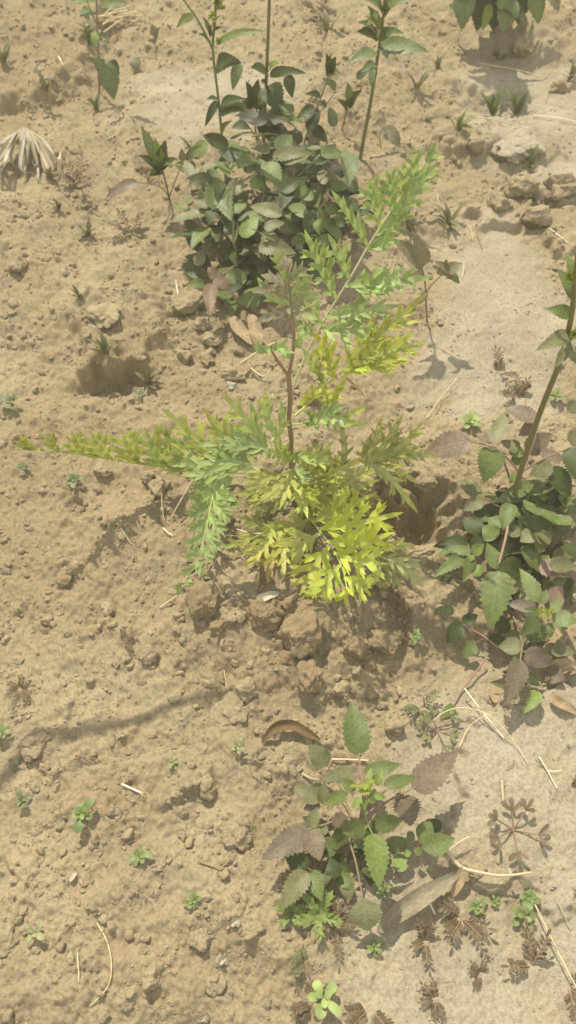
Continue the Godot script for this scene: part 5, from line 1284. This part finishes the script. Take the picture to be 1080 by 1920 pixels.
# leafless tree added out of view, its limb placed to cast the lower band
func make_added_tree() -> void:
	var sun := Vector3(-SUN_ALONG.x, SUN_RISE * SUN_ALONG.length(), -SUN_ALONG.z).normalized()
	var up1 := 1.42
	var b0 := flat(-140, 1474) + sun * (up1 - 0.03)
	var b1 := flat(60, 1415) + sun * up1
	var b2 := flat(260, 1357) + sun * (up1 + 0.03)
	var b3 := flat(440, 1300) + sun * (up1 + 0.06)
	var foot := Vector3(-2.6, 0, -1.75)
	foot.y = height(foot.x, foot.z) - 0.05
	var w := thing("added_bare_tree", "added unseen leafless grey tree left of the field, its limb casting a shadow band", "tree", foot)
	var m := MB.new()
	var fork := foot + Vector3(0.1, 1.3, 0.1)
	tube(m, smooth([foot, foot + Vector3(0.03, 0.6, 0.02), fork], 5), 0.08, 0.05, C.bark, C.bark, 10)
	part("trunk", m, M.stalk, w)
	for r in [[b0, b1, b2, b3, 0.0115]]:
		m = MB.new()
		tube(m, smooth([fork, (fork + r[0]) / 2 + Vector3(0, 0.05, 0), r[0], r[1], r[2], r[3]], 5), r[4] * 1.3, r[4] * 0.55, C.bark, C.bark, 8)
		part("limb", m, M.stalk, w)


# ---------- materials ----------
func noise_tex(freq: float, octaves: int, ramp: Array, size := 512, seed_ := 3, cell := false) -> NoiseTexture2D:
	var n := FastNoiseLite.new()
	n.seed = seed_
	n.noise_type = FastNoiseLite.TYPE_CELLULAR if cell else FastNoiseLite.TYPE_SIMPLEX
	n.frequency = freq
	n.fractal_octaves = octaves
	var t := NoiseTexture2D.new()
	t.width = size
	t.height = size
	t.seamless = true
	t.noise = n
	var g := Gradient.new()
	g.offsets = PackedFloat32Array(ramp.map(func(q): return q[0]))
	g.colors = PackedColorArray(ramp.map(func(q): return Color(q[1], q[1] * q[2], q[1] * q[3])))
	t.color_ramp = g
	return t


func leaf_tex(size: int, relief: bool) -> ImageTexture:
	var im := Image.create(size, size * 2, false, Image.FORMAT_RGB8)
	var n := FastNoiseLite.new()
	n.seed = 11
	n.frequency = 0.05
	for y in size * 2:
		for x in size:
			var u := (x + 0.5) / size * 2 - 1
			var t := (y + 0.5) / (size * 2)
			var mid := exp(-pow(u / 0.035, 2))
			var s := fposmod(t * 8.0 - absf(u) * 1.5 + (0.5 if u > 0 else 0.0), 1.0)
			var lat := exp(-pow((s - 0.5) / 0.07, 2)) * (1 - 0.6 * absf(u))
			var fine := n.get_noise_2d(x * 1.3, y * 1.3) + 0.9 * n.get_noise_2d(x * 0.35 + 80, y * 0.35)
			if relief:
				var h := 0.55 - 0.25 * maxf(mid, 0.5 * lat) + 0.12 * fine + 0.05 * cos(s * TAU)
				im.set_pixel(x, y, Color(h, h, h))
			else:
				var b := 0.84 + 0.13 * fine
				var v := maxf(mid * 0.8, 0.34 * lat)
				im.set_pixel(x, y, Color(b, b, b).lerp(Color(1, 1, 0.86), v * 0.75))
	return ImageTexture.create_from_image(im)


func make_materials() -> void:
	C = {
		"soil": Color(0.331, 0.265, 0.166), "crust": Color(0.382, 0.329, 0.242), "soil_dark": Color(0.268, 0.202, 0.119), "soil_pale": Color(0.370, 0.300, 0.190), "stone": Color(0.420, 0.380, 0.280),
		"weed_green": Color(0.195, 0.24, 0.072), "weed_bright": Color(0.255, 0.345, 0.08), "weed_dark": Color(0.082, 0.108, 0.030), "weed_deep_shade": Color(0.036, 0.048, 0.016), "weed_grey": Color(0.25, 0.25, 0.115), "weed_purple": Color(0.262, 0.201, 0.140),  # the near-black weed green has the shade of the clump interior put into it
		"weed_pink": Color(0.354, 0.244, 0.183), "weed_olive": Color(0.244, 0.244, 0.085), "weed_cool": Color(0.225, 0.28, 0.12), "weed_dust": Color(0.293, 0.256, 0.152), "weed_brown": Color(0.256, 0.165, 0.098),
		"frond_green": Color(0.330, 0.440, 0.138), "frond_cool": Color(0.335, 0.425, 0.150), "frond_yellow": Color(0.46, 0.50, 0.11), "frond_lemon": Color(0.54, 0.60, 0.06), "frond_gold": Color(0.47, 0.45, 0.10), "frond_olive": Color(0.38, 0.40, 0.085), "frond_dull": Color(0.352, 0.363, 0.132),
		"frond_shade": Color(0.23, 0.26, 0.10), "frond_pale": Color(0.470, 0.493, 0.224), "frond_rust": Color(0.336, 0.190, 0.056), "vein": Color(0.560, 0.582, 0.302), "shoot": Color(0.280, 0.246, 0.168), "shoot_pale": Color(0.538, 0.470, 0.358),
		"bark": Color(0.21, 0.15, 0.085), "stem_brown": Color(0.27, 0.185, 0.10), "stem_purple": Color(0.240, 0.165, 0.110), "stem_pink": Color(0.330, 0.210, 0.160), "stem_olive": Color(0.165, 0.155, 0.060), "stem_green": Color(0.180, 0.210, 0.080), "stem_grey": Color(0.270, 0.230, 0.140), "hair": Color(0.500, 0.420, 0.330),
		"bud": Color(0.403, 0.470, 0.078), "bud_pale": Color(0.560, 0.605, 0.280), "succ": Color(0.155, 0.20, 0.065), "succ_dark": Color(0.129, 0.151, 0.065), "succ_grey": Color(0.224, 0.235, 0.101), "succ_pale": Color(0.235, 0.291, 0.095),
		"shoot_green": Color(0.21, 0.26, 0.08), "shoot_dull": Color(0.27, 0.26, 0.125), "red_dust": Color(0.270, 0.189, 0.108), "red_dark": Color(0.24, 0.175, 0.105),
		"straw": Color(0.605, 0.497, 0.292), "straw_white": Color(0.778, 0.702, 0.508), "straw_grey": Color(0.486, 0.400, 0.259), "twig": Color(0.270, 0.200, 0.110), "dead_brown": Color(0.216, 0.135, 0.065), "dead_grey": Color(0.356, 0.302, 0.205), "dead_tan": Color(0.486, 0.356, 0.205), "dead_white": Color(0.670, 0.583, 0.432)}
	var grain := noise_tex(0.055, 5, [[0.0, 0.80, 0.98, 0.95], [0.42, 0.93, 1, 1], [0.62, 0.97, 1, 1], [0.8, 1.0, 1, 0.98], [1.0, 1.0, 1, 1]], 1024, 4)
	var relief := noise_tex(0.15, 4, [[0.0, 0.0, 1, 1], [1.0, 1.0, 1, 1]], 1024, 8)
	M.soil = StandardMaterial3D.new()
	M.soil.albedo_texture = grain
	M.soil.heightmap_enabled = true
	M.soil.heightmap_texture = relief
	M.soil.heightmap_scale = 0.11
	M.soil.uv1_triplanar = true
	M.soil.uv1_world_triplanar = true
	M.soil.uv1_scale = Vector3.ONE * 2.3
	M.clod = StandardMaterial3D.new()
	M.clod.albedo_texture = grain
	M.clod.heightmap_enabled = true
	M.clod.heightmap_texture = relief
	M.clod.heightmap_scale = 0.12
	M.clod.uv1_triplanar = true
	M.clod.uv1_world_triplanar = true
	M.clod.uv1_scale = Vector3.ONE * 2.6
	var vein := leaf_tex(128, false)
	var puff := leaf_tex(128, true)
	for t in [["weed", 0.5, 0.4, vein, true], ["succulent", 0.5, 0.25, null, false], ["frond", 0.55, 0.62, null, false], ["downy", 0.8, 0.4, null, false], ["stalk", 0.7, 0.0, null, false], ["straw", 0.75, 0.0, null, false], ["dead", 0.75, 0.25, vein, false]]:
		var m := StandardMaterial3D.new()
		m.roughness = t[1]
		m.metallic_specular = 0.42
		m.cull_mode = BaseMaterial3D.CULL_DISABLED
		if t[2] > 0:
			m.backlight_enabled = true
			m.backlight = Color(t[2], t[2], t[2] * 0.72).linear_to_srgb()
		if t[3]: m.albedo_texture = t[3]
		if t[4]:
			m.heightmap_enabled = true
			m.heightmap_texture = puff
			m.heightmap_scale = 0.06
		M[t[0]] = m
	for k in M:
		M[k].vertex_color_use_as_albedo = true
		M[k].resource_name = k
		if k in ["soil", "clod"]: M[k].roughness = 0.97; M[k].metallic_specular = 0.2


func _ready() -> void:
	var cam := Camera3D.new()
	cam.name = "camera"
	add_child(cam)
	cam.position = EYE
	cam.rotation_degrees = Vector3(-PITCH, 0, 0)
	cam.fov = rad_to_deg(2 * atan(960.0 / FOCAL))
	cam.near = 0.02
	cam.far = 1500
	cam.current = true
	var lens := CameraAttributesPhysical.new()       # soft towards the far side of the field
	lens.frustum_focal_length = 12.0 / tan(deg_to_rad(cam.fov) / 2)
	lens.frustum_focus_distance = 1.3
	lens.frustum_near = cam.near
	lens.frustum_far = cam.far
	lens.exposure_aperture = 3.6
	cam.attributes = lens
	var env := Environment.new()
	env.background_mode = Environment.BG_SKY
	var sky := ProceduralSkyMaterial.new()
	sky.sky_top_color = Color(0.70, 0.72, 0.74)
	sky.sky_horizon_color = Color(0.88, 0.86, 0.80)
	sky.sky_curve = 0.2
	sky.ground_horizon_color = Color(0.70, 0.62, 0.48)
	sky.ground_bottom_color = Color(0.45, 0.37, 0.26)
	sky.sky_energy_multiplier = 1.15
	env.sky = Sky.new()
	env.sky.sky_material = sky
	env.tonemap_mode = Environment.TONE_MAPPER_LINEAR
	env.tonemap_exposure = 1.46
	env.fog_enabled = true
	env.fog_density = 0.034
	env.fog_light_color = Color(0.95, 0.90, 0.76)
	env.sdfgi_enabled = true
	env.ssao_enabled = true
	env.ssil_enabled = true
	var we := WorldEnvironment.new()
	we.name = "world_environment"
	we.environment = env
	add_child(we)
	var sun := DirectionalLight3D.new()
	sun.name = "sun"
	add_child(sun)
	sun.look_at_from_position(Vector3.ZERO, Vector3(SUN_ALONG.x, -SUN_RISE * SUN_ALONG.length(), SUN_ALONG.z), Vector3.UP)
	sun.light_energy = 1.3
	sun.light_color = Color(1.0, 0.97, 0.89)
	sun.light_angular_distance = 0.5
	sun.shadow_enabled = true

	rng.seed = 20
	make_materials()
	plan_soil()
	make_soil()
	make_crumbs()
	make_small_clods()
	make_sapling()
	make_front_weed()
	make_right_weed()
	make_back_weeds()
	make_seedlings()
	make_clods()
	make_litter()
	make_added_tree()
